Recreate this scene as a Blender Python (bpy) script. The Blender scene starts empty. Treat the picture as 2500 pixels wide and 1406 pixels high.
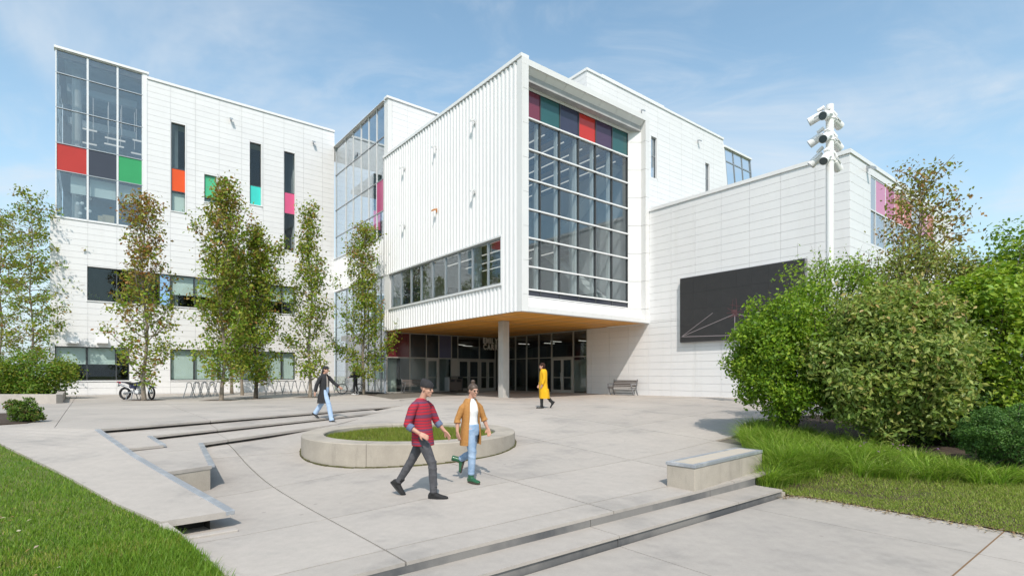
import bpy, bmesh, math, random
import numpy as np
from mathutils import Vector, Matrix
R = math.radians
random.seed(7)
rng = np.random.default_rng(7)
SC = bpy.context.scene
COL = SC.collection

# ------------------------------------------------------------------ camera, sky, sun, exposure
EYE = 1.2                       # eye height above the upper plaza (z = 0)
F, CX, HY = 1300.0, 1250.0, 917.0   # focal length / principal column / horizon row of the 2500 px photograph
cam_d = bpy.data.cameras.new('camera')
cam = bpy.data.objects.new('camera', cam_d)
COL.objects.link(cam)
cam.location = (0, 0, EYE)
cam.rotation_euler = (R(90), 0, 0)
cam_d.sensor_width = 36.0
cam_d.lens = 36.0 * F / 2500.0
cam_d.shift_y = (HY - 703.0) / 2500.0
cam_d.clip_start = 0.1
cam_d.clip_end = 5000
SC.camera = cam

SUN_DIR = Vector((-0.071, 1.2186, -1.344)).normalized()      # the way the light travels
SUN_EL = math.asin(-SUN_DIR.z)
SUN_AZ = math.atan2(-SUN_DIR.x, -SUN_DIR.y)

world = bpy.data.worlds.new('World')
SC.world = world
world.use_nodes = True
wn, wl = world.node_tree.nodes, world.node_tree.links
wn.clear()
w_out = wn.new('ShaderNodeOutputWorld')
w_bg = wn.new('ShaderNodeBackground')
w_bg.inputs['Strength'].default_value = 0.15
sky = wn.new('ShaderNodeTexSky')
sky.sky_type = 'NISHITA'
sky.sun_disc = False
sky.sun_elevation = SUN_EL
sky.sun_rotation = SUN_AZ
sky.air_density = 1.0
sky.dust_density = 1.0
sky.ozone_density = 1.5
tc = wn.new('ShaderNodeTexCoord')
sep = wn.new('ShaderNodeSeparateXYZ')
wl.new(tc.outputs['Generated'], sep.inputs[0])
def wmath(op, a, b=None):
    n = wn.new('ShaderNodeMath'); n.operation = op
    for i, q in enumerate((a, b)):
        if q is None: continue
        if isinstance(q, (int, float)): n.inputs[i].default_value = q
        else: wl.new(q, n.inputs[i])
    return n.outputs[0]
zz = wmath('ADD', wmath('MAXIMUM', sep.outputs[2], 0.0), 0.16)
cmb = wn.new('ShaderNodeCombineXYZ')
wl.new(wmath('DIVIDE', wmath('MULTIPLY', sep.outputs[0], -1.0), zz), cmb.inputs[0])
wl.new(wmath('DIVIDE', sep.outputs[1], zz), cmb.inputs[1])
def cloud(scale, detail, dist, lo, hi, off):
    mp = wn.new('ShaderNodeMapping')
    mp.inputs['Location'].default_value = off
    mp.inputs['Rotation'].default_value = (0, 0, R(-28))
    mp.inputs['Scale'].default_value = (1.0, 1.7, 1.0)
    wl.new(cmb.outputs[0], mp.inputs[0])
    nz = wn.new('ShaderNodeTexNoise')
    nz.inputs['Scale'].default_value = scale
    nz.inputs['Detail'].default_value = detail
    nz.inputs['Roughness'].default_value = 0.58
    nz.inputs['Distortion'].default_value = dist
    wl.new(mp.outputs[0], nz.inputs['Vector'])
    mr = wn.new('ShaderNodeMapRange'); mr.interpolation_type = 'SMOOTHSTEP'
    mr.inputs['From Min'].default_value = lo
    mr.inputs['From Max'].default_value = hi
    wl.new(nz.outputs['Fac'], mr.inputs['Value'])
    return mr.outputs[0]
c_soft = cloud(0.75, 6, 0.6, 0.42, 0.74, (3.1, 0.4, 0))
c_wisp = cloud(2.2, 9, 1.3, 0.45, 0.80, (0.3, 7.4, 0))
cfac = wmath('MINIMUM', wmath('ADD', wmath('MULTIPLY', c_soft, 0.75), wmath('MULTIPLY', c_wisp, 0.30)), 0.85)
tint = wn.new('ShaderNodeMix'); tint.data_type = 'RGBA'; tint.blend_type = 'MULTIPLY'
tint.inputs['Factor'].default_value = 1.0
wl.new(sky.outputs[0], tint.inputs['A'])
tint.inputs['B'].default_value = (1.36, 1.48, 1.29, 1)
cmix = wn.new('ShaderNodeMix'); cmix.data_type = 'RGBA'
wl.new(cfac, cmix.inputs['Factor'])
hzm = wn.new('ShaderNodeMix'); hzm.data_type = 'RGBA'       # pale haze towards the horizon, the same all round
wl.new(wmath('MULTIPLY', wmath('POWER', wmath('SUBTRACT', 1.0, wmath('MAXIMUM', sep.outputs[2], 0.0)), 4.0), 0.97), hzm.inputs['Factor'])
wl.new(tint.outputs['Result'], hzm.inputs['A'])
hzm.inputs['B'].default_value = (3.3, 3.95, 4.6, 1)
wl.new(hzm.outputs['Result'], cmix.inputs['A'])
cmix.inputs['B'].default_value = (4.35, 4.7, 5.05, 1)
wl.new(cmix.outputs['Result'], w_bg.inputs['Color'])
wl.new(w_bg.outputs[0], w_out.inputs[0])

sun_d = bpy.data.lights.new('sun', 'SUN')
sun_d.energy = 3.2
sun_d.angle = R(0.5)
sun_d.color = (1.0, 0.915, 0.825)
sun_o = bpy.data.objects.new('sun', sun_d)
COL.objects.link(sun_o)
sun_o.rotation_euler = SUN_DIR.to_track_quat('-Z', 'Y').to_euler()
sun_o.location = (5, -30, 40)

SC.view_settings.view_transform = 'Standard'
SC.view_settings.look = 'None'
SC.view_settings.exposure = 0.27
SC.view_settings.gamma = 1
SC.view_settings.use_curve_mapping = False
SC.cycles.max_bounces = 8
SC.cycles.diffuse_bounces = 5
SC.cycles.glossy_bounces = 4
SC.cycles.transparent_max_bounces = 16
SC.cycles.caustics_reflective = False
SC.cycles.caustics_refractive = False
SC.cycles.sample_clamp_indirect = 8

# ------------------------------------------------------------------ survey: the photograph's sight lines meet planes of the place
TH = math.atan2(0.6203, 0.7844)           # the building's two wall directions: E1 (to the far right), E2 (to the far left)
CO, SI = math.cos(TH), math.sin(TH)
def kk(px): return (px - CX) / F
def ua(px, b): k = kk(px); return b / (CO - SI * k) * (CO * k + SI)        # E1 coordinate where a sight line meets the plane E2 = b
def ub(px, a): k = kk(px); return a / (CO * k + SI) * (CO - SI * k)        # E2 coordinate where it meets E1 = a
def zb(px, py, b): return EYE + (HY - py) / F * b / (CO - SI * kk(px))     # height on the plane E2 = b
def za(px, py, a): return EYE + (HY - py) / F * a / (CO * kk(px) + SI)     # height on the plane E1 = a
def ab(a, b): return (a * CO - b * SI, a * SI + b * CO)                    # E1, E2 to x, y
def to_ab(x, y): return (x * CO + y * SI, -x * SI + y * CO)
def on_level(px, py, z):                                                   # where a sight line meets the level z
    d = (EYE - z) * F / (py - HY)
    return (kk(px) * d, d)
def at(px, py, d): return (kk(px) * d, d, EYE + (HY - py) / F * d)

# ------------------------------------------------------------------ small modelling kit
def tag(o, label=None, cat=None, group=None, kind=None):
    if label: o['label'] = label
    if cat: o['category'] = cat
    if group: o['group'] = group
    if kind: o['kind'] = kind
    return o
def thing(name, label, cat, loc=(0, 0, 0), rz=0.0, group=None):
    o = bpy.data.objects.new(name, None)
    COL.objects.link(o)
    o.location = loc
    o.rotation_euler = (0, 0, rz)
    o.empty_display_size = 0.2
    return tag(o, label, cat, group)
def link(name, me, parent=None):
    o = bpy.data.objects.new(name, me)
    COL.objects.link(o)
    if parent: o.parent = parent
    return o
def copy_tree(o, parent=None):
    c = o.copy()
    COL.objects.link(c)
    c.parent = parent
    for ch in list(o.children): copy_tree(ch, c)
    return c

class MB:
    def __init__(s): s.v, s.f = [], []
    def poly(s, pts, faces):
        n = len(s.v)
        s.v += [tuple(p) for p in pts]
        s.f += [tuple(i + n for i in f) for f in faces]
        return s
    def box(s, x0, x1, y0, y1, z0, z1):
        return s.poly([(x0, y0, z0), (x1, y0, z0), (x1, y1, z0), (x0, y1, z0), (x0, y0, z1), (x1, y0, z1), (x1, y1, z1), (x0, y1, z1)],
                      [(0, 3, 2, 1), (4, 5, 6, 7), (0, 1, 5, 4), (1, 2, 6, 5), (2, 3, 7, 6), (3, 0, 4, 7)])
    def obox(s, c, ax, ay, az):                      # oriented box: centre and three half vectors
        c, ax, ay, az = Vector(c), Vector(ax), Vector(ay), Vector(az)
        p = [c + sx * ax + sy * ay + sz * az for sz in (-1, 1) for sx, sy in ((-1, -1), (1, -1), (1, 1), (-1, 1))]
        return s.poly(p, [(0, 3, 2, 1), (4, 5, 6, 7), (0, 1, 5, 4), (1, 2, 6, 5), (2, 3, 7, 6), (3, 0, 4, 7)])
    def bar(s, p, q, w, h=None, up=(0, 0, 1)):       # rectangular bar from p to q
        p, q = Vector(p), Vector(q); h = h or w
        d = (q - p); l = d.length; d = d / l
        sd = d.cross(Vector(up))
        if sd.length < 1e-4: sd = d.cross(Vector((1, 0, 0)))
        sd.normalize(); u = sd.cross(d)
        return s.obox((p + q) / 2, d * l / 2, sd * w / 2, u * h / 2)
    def tube(s, pts, rad, n=8, closed=False, caps=True):
        pts = [Vector(p) for p in pts]
        m = len(pts)
        if not hasattr(rad, '__len__'): rad = [rad] * m
        rings, side = [], None
        for i in range(m):
            if closed: d = pts[(i + 1) % m] - pts[i - 1]
            else: d = pts[min(i + 1, m - 1)] - pts[max(i - 1, 0)]
            if d.length < 1e-9: d = Vector((0, 0, 1))
            d.normalize()
            if side is None:
                side = d.cross(Vector((0, 0, 1)))
                if side.length < 1e-3: side = d.cross(Vector((0, 1, 0)))
            else: side = side - d * side.dot(d)
            side.normalize()
            up = d.cross(side)
            r = rad[i]
            r1, r2 = r if hasattr(r, '__len__') else (r, r)
            rings.append([pts[i] + side * math.cos(t) * r1 + up * math.sin(t) * r2 for t in (2 * math.pi * j / n for j in range(n))])
        base = len(s.v)
        for rg in rings: s.v += [tuple(p) for p in rg]
        for i in range(m if closed else m - 1):
            a, b = base + i * n, base + ((i + 1) % m) * n
            for j in range(n): s.f.append((a + j, a + (j + 1) % n, b + (j + 1) % n, b + j))
        if caps and not closed:
            s.f.append(tuple(base + j for j in reversed(range(n))))
            s.f.append(tuple(base + (m - 1) * n + j for j in range(n)))
        return s
    def ball(s, c, r, nu=12, nv=8):
        r = r if hasattr(r, '__len__') else (r, r, r)
        b = len(s.v)
        s.v.append((c[0], c[1], c[2] - r[2]))
        for i in range(1, nv):
            t = -math.pi / 2 + math.pi * i / nv
            for j in range(nu):
                u = 2 * math.pi * j / nu
                s.v.append((c[0] + r[0] * math.cos(t) * math.cos(u), c[1] + r[1] * math.cos(t) * math.sin(u), c[2] + r[2] * math.sin(t)))
        s.v.append((c[0], c[1], c[2] + r[2]))
        for j in range(nu): s.f.append((b, b + 1 + (j + 1) % nu, b + 1 + j))
        for i in range(nv - 2):
            for j in range(nu):
                p = b + 1 + i * nu
                s.f.append((p + j, p + (j + 1) % nu, p + nu + (j + 1) % nu, p + nu + j))
        e = len(s.v) - 1; p = e - nu
        for j in range(nu): s.f.append((p + j, p + (j + 1) % nu, e))
        return s
    def rings(s, rings, closed_ring=True, caps=True):   # loft through rings of equal count
        b = len(s.v); n = len(rings[0])
        for rg in rings: s.v += [tuple(p) for p in rg]
        for i in range(len(rings) - 1):
            for j in range(n if closed_ring else n - 1):
                p, q = b + i * n, b + (i + 1) * n
                s.f.append((p + j, p + (j + 1) % n, q + (j + 1) % n, q + j))
        if caps:
            s.f.append(tuple(b + j for j in reversed(range(n))))
            s.f.append(tuple(b + (len(rings) - 1) * n + j for j in range(n)))
        return s
    def prism(s, poly, z0, z1):
        n = len(poly)
        g = lambda z, p: z(p[0], p[1]) if callable(z) else z
        b = len(s.v)
        s.v += [(p[0], p[1], g(z0, p)) for p in poly] + [(p[0], p[1], g(z1, p)) for p in poly]
        s.f.append(tuple(b + i for i in reversed(range(n))))
        s.f.append(tuple(b + n + i for i in range(n)))
        for i in range(n): j = (i + 1) % n; s.f.append((b + i, b + j, b + n + j, b + n + i))
        return s
    def mesh(s, name, m, smooth=False, bevel=0.0, seg=2):
        me = bpy.data.meshes.new(name)
        me.from_pydata(s.v, [], s.f)
        bm = bmesh.new(); bm.from_mesh(me)
        bmesh.ops.recalc_face_normals(bm, faces=bm.faces)
        if bevel:
            bmesh.ops.bevel(bm, geom=[e for e in bm.edges if len(e.link_faces) == 2 and e.calc_face_angle(0) > 0.5], offset=bevel, segments=seg, affect='EDGES', profile=0.5)
        if smooth:
            for f in bm.faces: f.smooth = True
            for e in bm.edges:
                if len(e.link_faces) == 2 and e.calc_face_angle(0) > R(40): e.smooth = False
        bm.to_mesh(me); bm.free()
        if m: me.materials.append(m)
        return me
    def build(s, name, m, parent=None, smooth=False, bevel=0.0, seg=2):
        return link(name, s.mesh(name, m, smooth, bevel, seg), parent)

def raw_mesh(name, V, Fq, m, tints=None, smooth=False):      # big meshes straight from numpy (faces all of one size)
    me = bpy.data.meshes.new(name)
    V = np.asarray(V, dtype=np.float32); Fq = np.asarray(Fq, dtype=np.int32)
    nf, k = Fq.shape
    me.vertices.add(len(V)); me.vertices.foreach_set('co', V.ravel())
    me.loops.add(nf * k); me.loops.foreach_set('vertex_index', Fq.ravel())
    me.polygons.add(nf)
    me.polygons.foreach_set('loop_start', np.arange(0, nf * k, k, dtype=np.int32))
    me.polygons.foreach_set('loop_total', np.full(nf, k, dtype=np.int32))
    me.polygons.foreach_set('use_smooth', np.full(nf, smooth, dtype=bool))
    if tints is not None:
        at_ = me.color_attributes.new('tint', 'FLOAT_COLOR', 'POINT')
        at_.data.foreach_set('color', np.c_[tints, np.ones(len(tints))].astype(np.float32).ravel())
    me.update(calc_edges=True)
    me.validate()
    if m: me.materials.append(m)
    return me

# ------------------------------------------------------------------ materials
MATS = {}
def new_mat(name):
    m = bpy.data.materials.new(name); m.use_nodes = True
    nt = m.node_tree; nt.nodes.clear()
    out = nt.nodes.new('ShaderNodeOutputMaterial')
    MATS[name] = m
    return m, nt.nodes, nt.links, out
def noise(nd, lk, vec, scale, detail=4, rough=0.55, stretch=None):
    if stretch:
        mp = nd.new('ShaderNodeMapping'); mp.inputs['Scale'].default_value = stretch
        lk.new(vec, mp.inputs[0]); vec = mp.outputs[0]
    n = nd.new('ShaderNodeTexNoise')
    n.inputs['Scale'].default_value = scale; n.inputs['Detail'].default_value = detail; n.inputs['Roughness'].default_value = rough
    lk.new(vec, n.inputs['Vector'])
    return n.outputs['Fac']
def remap(nd, lk, val, lo, hi, a=0.0, b=1.0):
    m = nd.new('ShaderNodeMapRange')
    m.inputs['From Min'].default_value = lo; m.inputs['From Max'].default_value = hi
    m.inputs['To Min'].default_value = a; m.inputs['To Max'].default_value = b
    lk.new(val, m.inputs['Value'])
    return m.outputs[0]
def mixc(nd, lk, fac, a, b, mode='MIX'):
    m = nd.new('ShaderNodeMix'); m.data_type = 'RGBA'; m.blend_type = mode
    for nm, q in (('Factor', fac), ('A', a), ('B', b)):
        if isinstance(q, (int, float)): m.inputs[nm].default_value = q
        elif isinstance(q, tuple): m.inputs[nm].default_value = (*q[:3], 1)
        else: lk.new(q, m.inputs[nm])
    return m.outputs['Result']
def pmat(name, col, rough=0.55, metal=0.0, col2=None, scale=2.0, lo=0.35, hi=0.65, fine=0.0, fscale=90, bump=0.0, bscale=120,
         stretch=None, coat=0.0, spec=0.5, objvar=0.0, local=False, stain=None, mott=0.0, island=0.0, streak=0.0, spots=0.0):
    m, nd, lk, out = new_mat(name)
    b = nd.new('ShaderNodeBsdfPrincipled')
    b.inputs['Roughness'].default_value = rough
    b.inputs['Metallic'].default_value = metal
    b.inputs['Specular IOR Level'].default_value = spec
    if coat: b.inputs['Coat Weight'].default_value = coat; b.inputs['Coat Roughness'].default_value = 0.06
    if local: vec = nd.new('ShaderNodeTexCoord').outputs['Object']
    else: vec = nd.new('ShaderNodeNewGeometry').outputs['Position']
    c = tuple(col)
    if col2: c = mixc(nd, lk, remap(nd, lk, noise(nd, lk, vec, scale, 6, 0.6, stretch), lo, hi), c, tuple(col2))
    if stain: c = mixc(nd, lk, remap(nd, lk, noise(nd, lk, vec, stain[0], 7, 0.65, stain[3] if len(stain) > 3 else None), stain[1], stain[1] + 0.12, 0, stain[4] if len(stain) > 4 else 0.7), c, stain[2])
    if fine: c = mixc(nd, lk, 1.0, c, mixc(nd, lk, noise(nd, lk, vec, fscale, 3), (1 - fine,) * 3, (1 + fine,) * 3), 'MULTIPLY')
    if objvar:
        oi = nd.new('ShaderNodeObjectInfo')
        c = mixc(nd, lk, 1.0, c, mixc(nd, lk, oi.outputs['Random'], (1 - objvar,) * 3, (1 + objvar,) * 3), 'MULTIPLY')
    if mott: c = mixc(nd, lk, 1.0, c, mixc(nd, lk, remap(nd, lk, noise(nd, lk, vec, 5.5, 8, 0.75), .3, .7), (1 - mott,) * 3, (1 + mott * .6,) * 3), 'MULTIPLY')
    if island:
        ge = nd.new('ShaderNodeNewGeometry')
        c = mixc(nd, lk, 1.0, c, mixc(nd, lk, ge.outputs['Random Per Island'], (1 - island,) * 3, (1 + island * .5,) * 3), 'MULTIPLY')
    if streak:      # faint rain streaks, long in z
        c = mixc(nd, lk, remap(nd, lk, noise(nd, lk, vec, 2.6, 6, 0.7, (1, 1, .06)), .52, .75, 0, streak), c, (.60, .59, .56))
    if spots:       # old gum and oil marks
        vo = nd.new('ShaderNodeTexVoronoi'); vo.inputs['Scale'].default_value = 1.35; vo.inputs['Randomness'].default_value = 1.0
        lk.new(vec, vo.inputs['Vector'])
        c = mixc(nd, lk, remap(nd, lk, vo.outputs['Distance'], .028, .05, spots, 0), c, (.20, .185, .17))
    if isinstance(c, tuple): b.inputs['Base Color'].default_value = (*c, 1)
    else: lk.new(c, b.inputs['Base Color'])
    if bump:
        bp = nd.new('ShaderNodeBump'); bp.inputs['Strength'].default_value = bump; bp.inputs['Distance'].default_value = 0.01
        lk.new(noise(nd, lk, vec, bscale, 4), bp.inputs['Height'])
        lk.new(bp.outputs[0], b.inputs['Normal'])
    lk.new(b.outputs[0], out.inputs[0])
    return m
def glass_mat(name, tint=(0.75, 0.82, 0.82), base=0.06, gain=1.0, wob=0.0):
    m, nd, lk, out = new_mat(name)
    tr = nd.new('ShaderNodeBsdfTransparent'); tr.inputs[0].default_value = (*tint, 1)
    gl = nd.new('ShaderNodeBsdfGlossy'); gl.inputs['Roughness'].default_value = 0.0; gl.inputs[0].default_value = (0.93, 0.97, 1, 1)
    ge = nd.new('ShaderNodeNewGeometry')
    dt = nd.new('ShaderNodeVectorMath'); dt.operation = 'DOT_PRODUCT'
    lk.new(ge.outputs['Incoming'], dt.inputs[0]); lk.new(ge.outputs['Normal'], dt.inputs[1])
    def mth(op, a, b):
        n = nd.new('ShaderNodeMath'); n.operation = op; n.use_clamp = True
        lk.new(a, n.inputs[0]); n.inputs[1].default_value = b
        return n.outputs[0]
    ab_ = nd.new('ShaderNodeMath'); ab_.operation = 'ABSOLUTE'; lk.new(dt.outputs['Value'], ab_.inputs[0])
    inv = nd.new('ShaderNodeMath'); inv.operation = 'SUBTRACT'; inv.inputs[0].default_value = 1.0; lk.new(ab_.outputs[0], inv.inputs[1])
    fac = nd.new('ShaderNodeMath'); fac.operation = 'MULTIPLY_ADD'; fac.use_clamp = True
    lk.new(mth('POWER', inv.outputs[0], 5.0), fac.inputs[0]); fac.inputs[1].default_value = gain * .9; fac.inputs[2].default_value = base + 0.03
    if wob:
        bp = nd.new('ShaderNodeBump'); bp.inputs['Strength'].default_value = wob; bp.inputs['Distance'].default_value = 0.02
        lk.new(noise(nd, lk, nd.new('ShaderNodeNewGeometry').outputs['Position'], 0.9, 2), bp.inputs['Height'])
        lk.new(bp.outputs[0], gl.inputs['Normal'])
    mx = nd.new('ShaderNodeMixShader')
    lk.new(fac.outputs[0], mx.inputs[0]); lk.new(tr.outputs[0], mx.inputs[1]); lk.new(gl.outputs[0], mx.inputs[2])
    lk.new(mx.outputs[0], out.inputs[0])
    return m
def leaf_mat(name, trans=0.35, rough=0.45):
    m, nd, lk, out = new_mat(name)
    a = nd.new('ShaderNodeAttribute'); a.attribute_name = 'tint'
    b = nd.new('ShaderNodeBsdfPrincipled'); b.inputs['Roughness'].default_value = rough; b.inputs['Specular IOR Level'].default_value = 0.35
    t = nd.new('ShaderNodeBsdfTranslucent')
    lk.new(a.outputs['Color'], b.inputs['Base Color'])
    lk.new(mixc(nd, lk, 1.0, a.outputs['Color'], (1.25, 1.3, 0.7), 'MULTIPLY'), t.inputs[0])
    mx = nd.new('ShaderNodeMixShader'); mx.inputs[0].default_value = trans
    lk.new(b.outputs[0], mx.inputs[1]); lk.new(t.outputs[0], mx.inputs[2])
    lk.new(mx.outputs[0], out.inputs[0])
    return m

M_PANEL = pmat('white_metal_panel', (0.78, 0.78, 0.785), 0.32, col2=(0.75, 0.75, 0.76), scale=0.6, fine=0.01, fscale=5, spec=0.45, island=0.025, streak=0.2)
M_BACK = pmat('joint_grey', (0.64, 0.645, 0.65), 0.6)
M_WHITE = pmat('white_trim', (0.80, 0.80, 0.80), 0.35, col2=(0.76, 0.765, 0.77), scale=1.2)
M_RIB = pmat('white_ribbed_metal', (0.76, 0.765, 0.77), 0.33, col2=(0.73, 0.735, 0.745), scale=0.5, streak=0.25)
M_RIM = pmat('white_rim', (0.73, 0.73, 0.725), 0.4, col2=(0.70, 0.70, 0.695), scale=0.8, streak=0.25)
M_ROOF = pmat('roof_grey', (0.42, 0.42, 0.42), 0.8, col2=(0.35, 0.35, 0.35))
M_ALU = pmat('aluminium', (0.42, 0.44, 0.46), 0.38, 0.6)
M_ALUW = pmat('pale_aluminium', (0.72, 0.73, 0.74), 0.35, 0.1)
M_DARK = pmat('dark_mullion', (0.06, 0.065, 0.07), 0.4)
M_DOOR = pmat('door_aluminium', (0.42, 0.40, 0.37), 0.4, 0.2)
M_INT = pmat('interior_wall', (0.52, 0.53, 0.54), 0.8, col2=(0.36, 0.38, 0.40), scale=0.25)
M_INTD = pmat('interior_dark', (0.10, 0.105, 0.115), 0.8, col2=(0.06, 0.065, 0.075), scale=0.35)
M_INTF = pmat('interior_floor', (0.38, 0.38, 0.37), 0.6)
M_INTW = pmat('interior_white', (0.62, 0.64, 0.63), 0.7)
def lamp_mat():
    m, nd, lk, out = new_mat('lit_tube')
    e = nd.new('ShaderNodeEmission'); e.inputs[0].default_value = (1.0, .95, .86, 1); e.inputs[1].default_value = 0.55
    lk.new(e.outputs[0], out.inputs[0]); return m
M_LAMP = lamp_mat()
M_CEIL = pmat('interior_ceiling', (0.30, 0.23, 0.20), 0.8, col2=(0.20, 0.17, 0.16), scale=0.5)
M_BLUE = pmat('blue_beam', (0.05, 0.08, 0.17), 0.6)
M_BLIND = pmat('roller_blind', (0.62, 0.70, 0.66), 0.8, col2=(0.58, 0.66, 0.63), scale=0.8)
M_GLASS = glass_mat('window_glass', (0.90, 0.935, 0.93), 0.005, 1.0, 0.02)
M_GLASSD = glass_mat('dark_glass', (0.85, 0.885, 0.895), 0.085, 1.1, 0.10)
M_GLASST = glass_mat('tower_glass', (0.80, 0.84, 0.87), 0.32, 1.2, 0.03)
M_GLASSE = glass_mat('entrance_glass', (0.84, 0.87, 0.855), 0.01, 0.9, 0.0)
def spandrel(name, col): return pmat(name, col, 0.08, col2=tuple(c * 0.92 for c in col), scale=0.7, spec=0.5)
SP = {k: spandrel('spandrel_' + k, c) for k, c in dict(
    red=(0.47, 0.035, 0.022), slate=(0.05, 0.055, 0.075), green=(0.04, 0.34, 0.12), orange=(0.75, 0.085, 0.004), mint=(0.08, 0.50, 0.26),
    teal=(0.05, 0.62, 0.55), pink=(0.70, 0.10, 0.24), sky=(0.30, 0.52, 0.80), maroon=(0.20, 0.045, 0.075), petrol=(0.035, 0.12, 0.125),
    navy=(0.045, 0.05, 0.09), bright_red=(0.55, 0.035, 0.025), plum=(0.075, 0.045, 0.095), wine=(0.13, 0.02, 0.025), ink=(0.02, 0.025, 0.03),
    lilac=(0.10, 0.10, 0.17), salmon=(0.60, 0.13, 0.10), rose=(0.62, 0.22, 0.38), raspberry=(0.50, 0.10, 0.22), mist=(0.35, 0.40, 0.48)).items()}
M_CONC = pmat('pale_concrete', (0.44, 0.40, 0.36), 0.85, col2=(0.38, 0.348, 0.317), scale=0.35, fine=0.10, fscale=70, bump=0.25, bscale=220, objvar=0.055, spots=0.5, mott=0.10,
              stain=(0.7, 0.54, (0.29, 0.27, 0.25), (1, 1, 1), 0.6))
M_CONCW = pmat('cast_concrete', (0.43, 0.385, 0.325), 0.85, col2=(0.33, 0.295, 0.25), scale=1.3, fine=0.16, fscale=60, bump=0.4, bscale=130,
               stain=(1.1, 0.58, (0.22, 0.20, 0.17), (2.2, 2.2, 0.35), 0.55))
M_COL = pmat('column_concrete', (0.46, 0.445, 0.42), 0.8, col2=(0.39, 0.38, 0.36), scale=1.4, fine=0.08, bump=0.15)
M_JOINT = pmat('joint_dark', (0.12, 0.11, 0.10), 0.9, col2=(0.17, 0.15, 0.12), scale=3)  # dark brown base colour seen in the open joints
M_UNDER = pmat('dark_recess', (0.05, 0.045, 0.04), 0.95)  # near-black colour stands in for the shade beneath the overhanging slabs
M_STEEL = pmat('worn_steel_edge', (0.36, 0.38, 0.41), 0.42, 0.35, col2=(0.62, 0.63, 0.64), scale=3.0, lo=0.5, hi=0.75)
M_RISER = pmat('dark_riser', (0.215, 0.205, 0.195), 0.7, col2=(0.085, 0.087, 0.092), scale=0.5, lo=0.42, hi=0.58, fine=0.15, bump=0.2)
M_SOIL = pmat('soil', (0.075, 0.05, 0.035), 0.95, col2=(0.04, 0.028, 0.02), scale=6, fine=0.3, bump=0.8, bscale=40)
M_TURF = pmat('turf', (0.09, 0.15, 0.022), 0.95, col2=(0.15, 0.15, 0.045), scale=1.6, fine=0.25, bump=0.8, bscale=60)
M_BARK = pmat('bark', (0.17, 0.135, 0.10), 0.9, col2=(0.30, 0.26, 0.21), scale=9, stretch=(1, 1, 0.3), bump=0.6, bscale=40)
M_BARKD = pmat('dark_bark', (0.06, 0.045, 0.035), 0.9, col2=(0.11, 0.09, 0.07), scale=9, bump=0.5, bscale=40)
M_LEAF = leaf_mat('leaf')
M_GRASS = leaf_mat('grass_blade', 0.3, 0.5)
M_STEELG = pmat('galvanised_steel', (0.33, 0.34, 0.36), 0.4, 0.7)
M_BLACK = pmat('black_rubber', (0.018, 0.018, 0.019), 0.75)
M_BLACKP = pmat('black_paint', (0.02, 0.02, 0.022), 0.35)
M_CHROME = pmat('chrome', (0.65, 0.66, 0.68), 0.2, 0.95)
M_NAVYP = pmat('navy_plastic', (0.018, 0.022, 0.06), 0.35)
M_REDP = pmat('red_lens', (0.45, 0.015, 0.012), 0.25)
M_BROWNB = pmat('bench_slat', (0.085, 0.068, 0.062), 0.55)
M_LENS = pmat('lamp_lens', (0.075, 0.10, 0.115), 0.15)
M_POLE = pmat('white_pole_paint', (0.80, 0.80, 0.80), 0.35)

def wood_mat():
    m, nd, lk, out = new_mat('cedar_plank')
    b = nd.new('ShaderNodeBsdfPrincipled'); b.inputs['Roughness'].default_value = 0.45
    vec = nd.new('ShaderNodeTexCoord').outputs['Object']
    c = mixc(nd, lk, remap(nd, lk, noise(nd, lk, vec, 3.0, 6, 0.6, (0.25, 8, 1)), 0.3, 0.7), (0.84, 0.42, 0.085), (0.68, 0.30, 0.05))
    oi = nd.new('ShaderNodeObjectInfo')
    c = mixc(nd, lk, 1.0, c, mixc(nd, lk, oi.outputs['Random'], (0.82,) * 3, (1.18,) * 3), 'MULTIPLY')
    lk.new(c, b.inputs['Base Color']); lk.new(b.outputs[0], out.inputs[0])
    return m
M_WOOD = wood_mat()
# ------------------------------------------------------------------ the ground
CTRL = np.array([
    # x, y, z : levels read off the photograph
    (-5.1, 9.0, -.80), (-6.9, 11.9, -.40), (-5.25, 15.7, -.26), (-4.7, 19.1, -.13), (-4.4, 21.4, 0), (-5.6, 16.6, -.29), (-5.15, 18, -.20), (-4.9, 12.2, -.56), (-2.0, 10.4, -.59),
    (0.1, 13.0, -.45), (-1.36, 8.4, -.665), (-.6, 8.9, -.62), (-3.5, 6.9, -.77), (1.1, 19.5, 0), (-2.9, 15.6, -.27), (-4.1, 6.2, -.77), (-2.6, 5, -.72),
    (-1.2, 5.0, -.69), (.77, 6.73, -.68), (2.98, 8.6, -.67), (5, 10.3, -.62), (5, 13.5, -.36), (4, 16.5, -.17), (5, 19.3, 0), (10, 12, -.42), (9, 16, -.1), (12, 20, .04),
    (-4, 24, 0), (0, 23, 0), (5, 23, .03), (-5.5, 26, 0), (-9, 33, 0), (-12.5, 41, 0), (0, 30, .03), (10.66, 25.86, .146), (8.55, 28.5, .115), (4.7, 33.4, .09),
    (-7, 36, .09), (-1, 40, .1), (16, 20, .12), (20, 30, .15),
    (-9.5, 12, -.6), (-12, 10, -.7), (-8.2, 15, -.45), (-6.6, 18, -.4), (-10, 20, -.5), (-20, 20, -.6), (-20, 40, -.5), (-9, 26, -.35), (-14, 34, -.4), (-8, 9, -.8), (-30, 12, -.8)])
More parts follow.
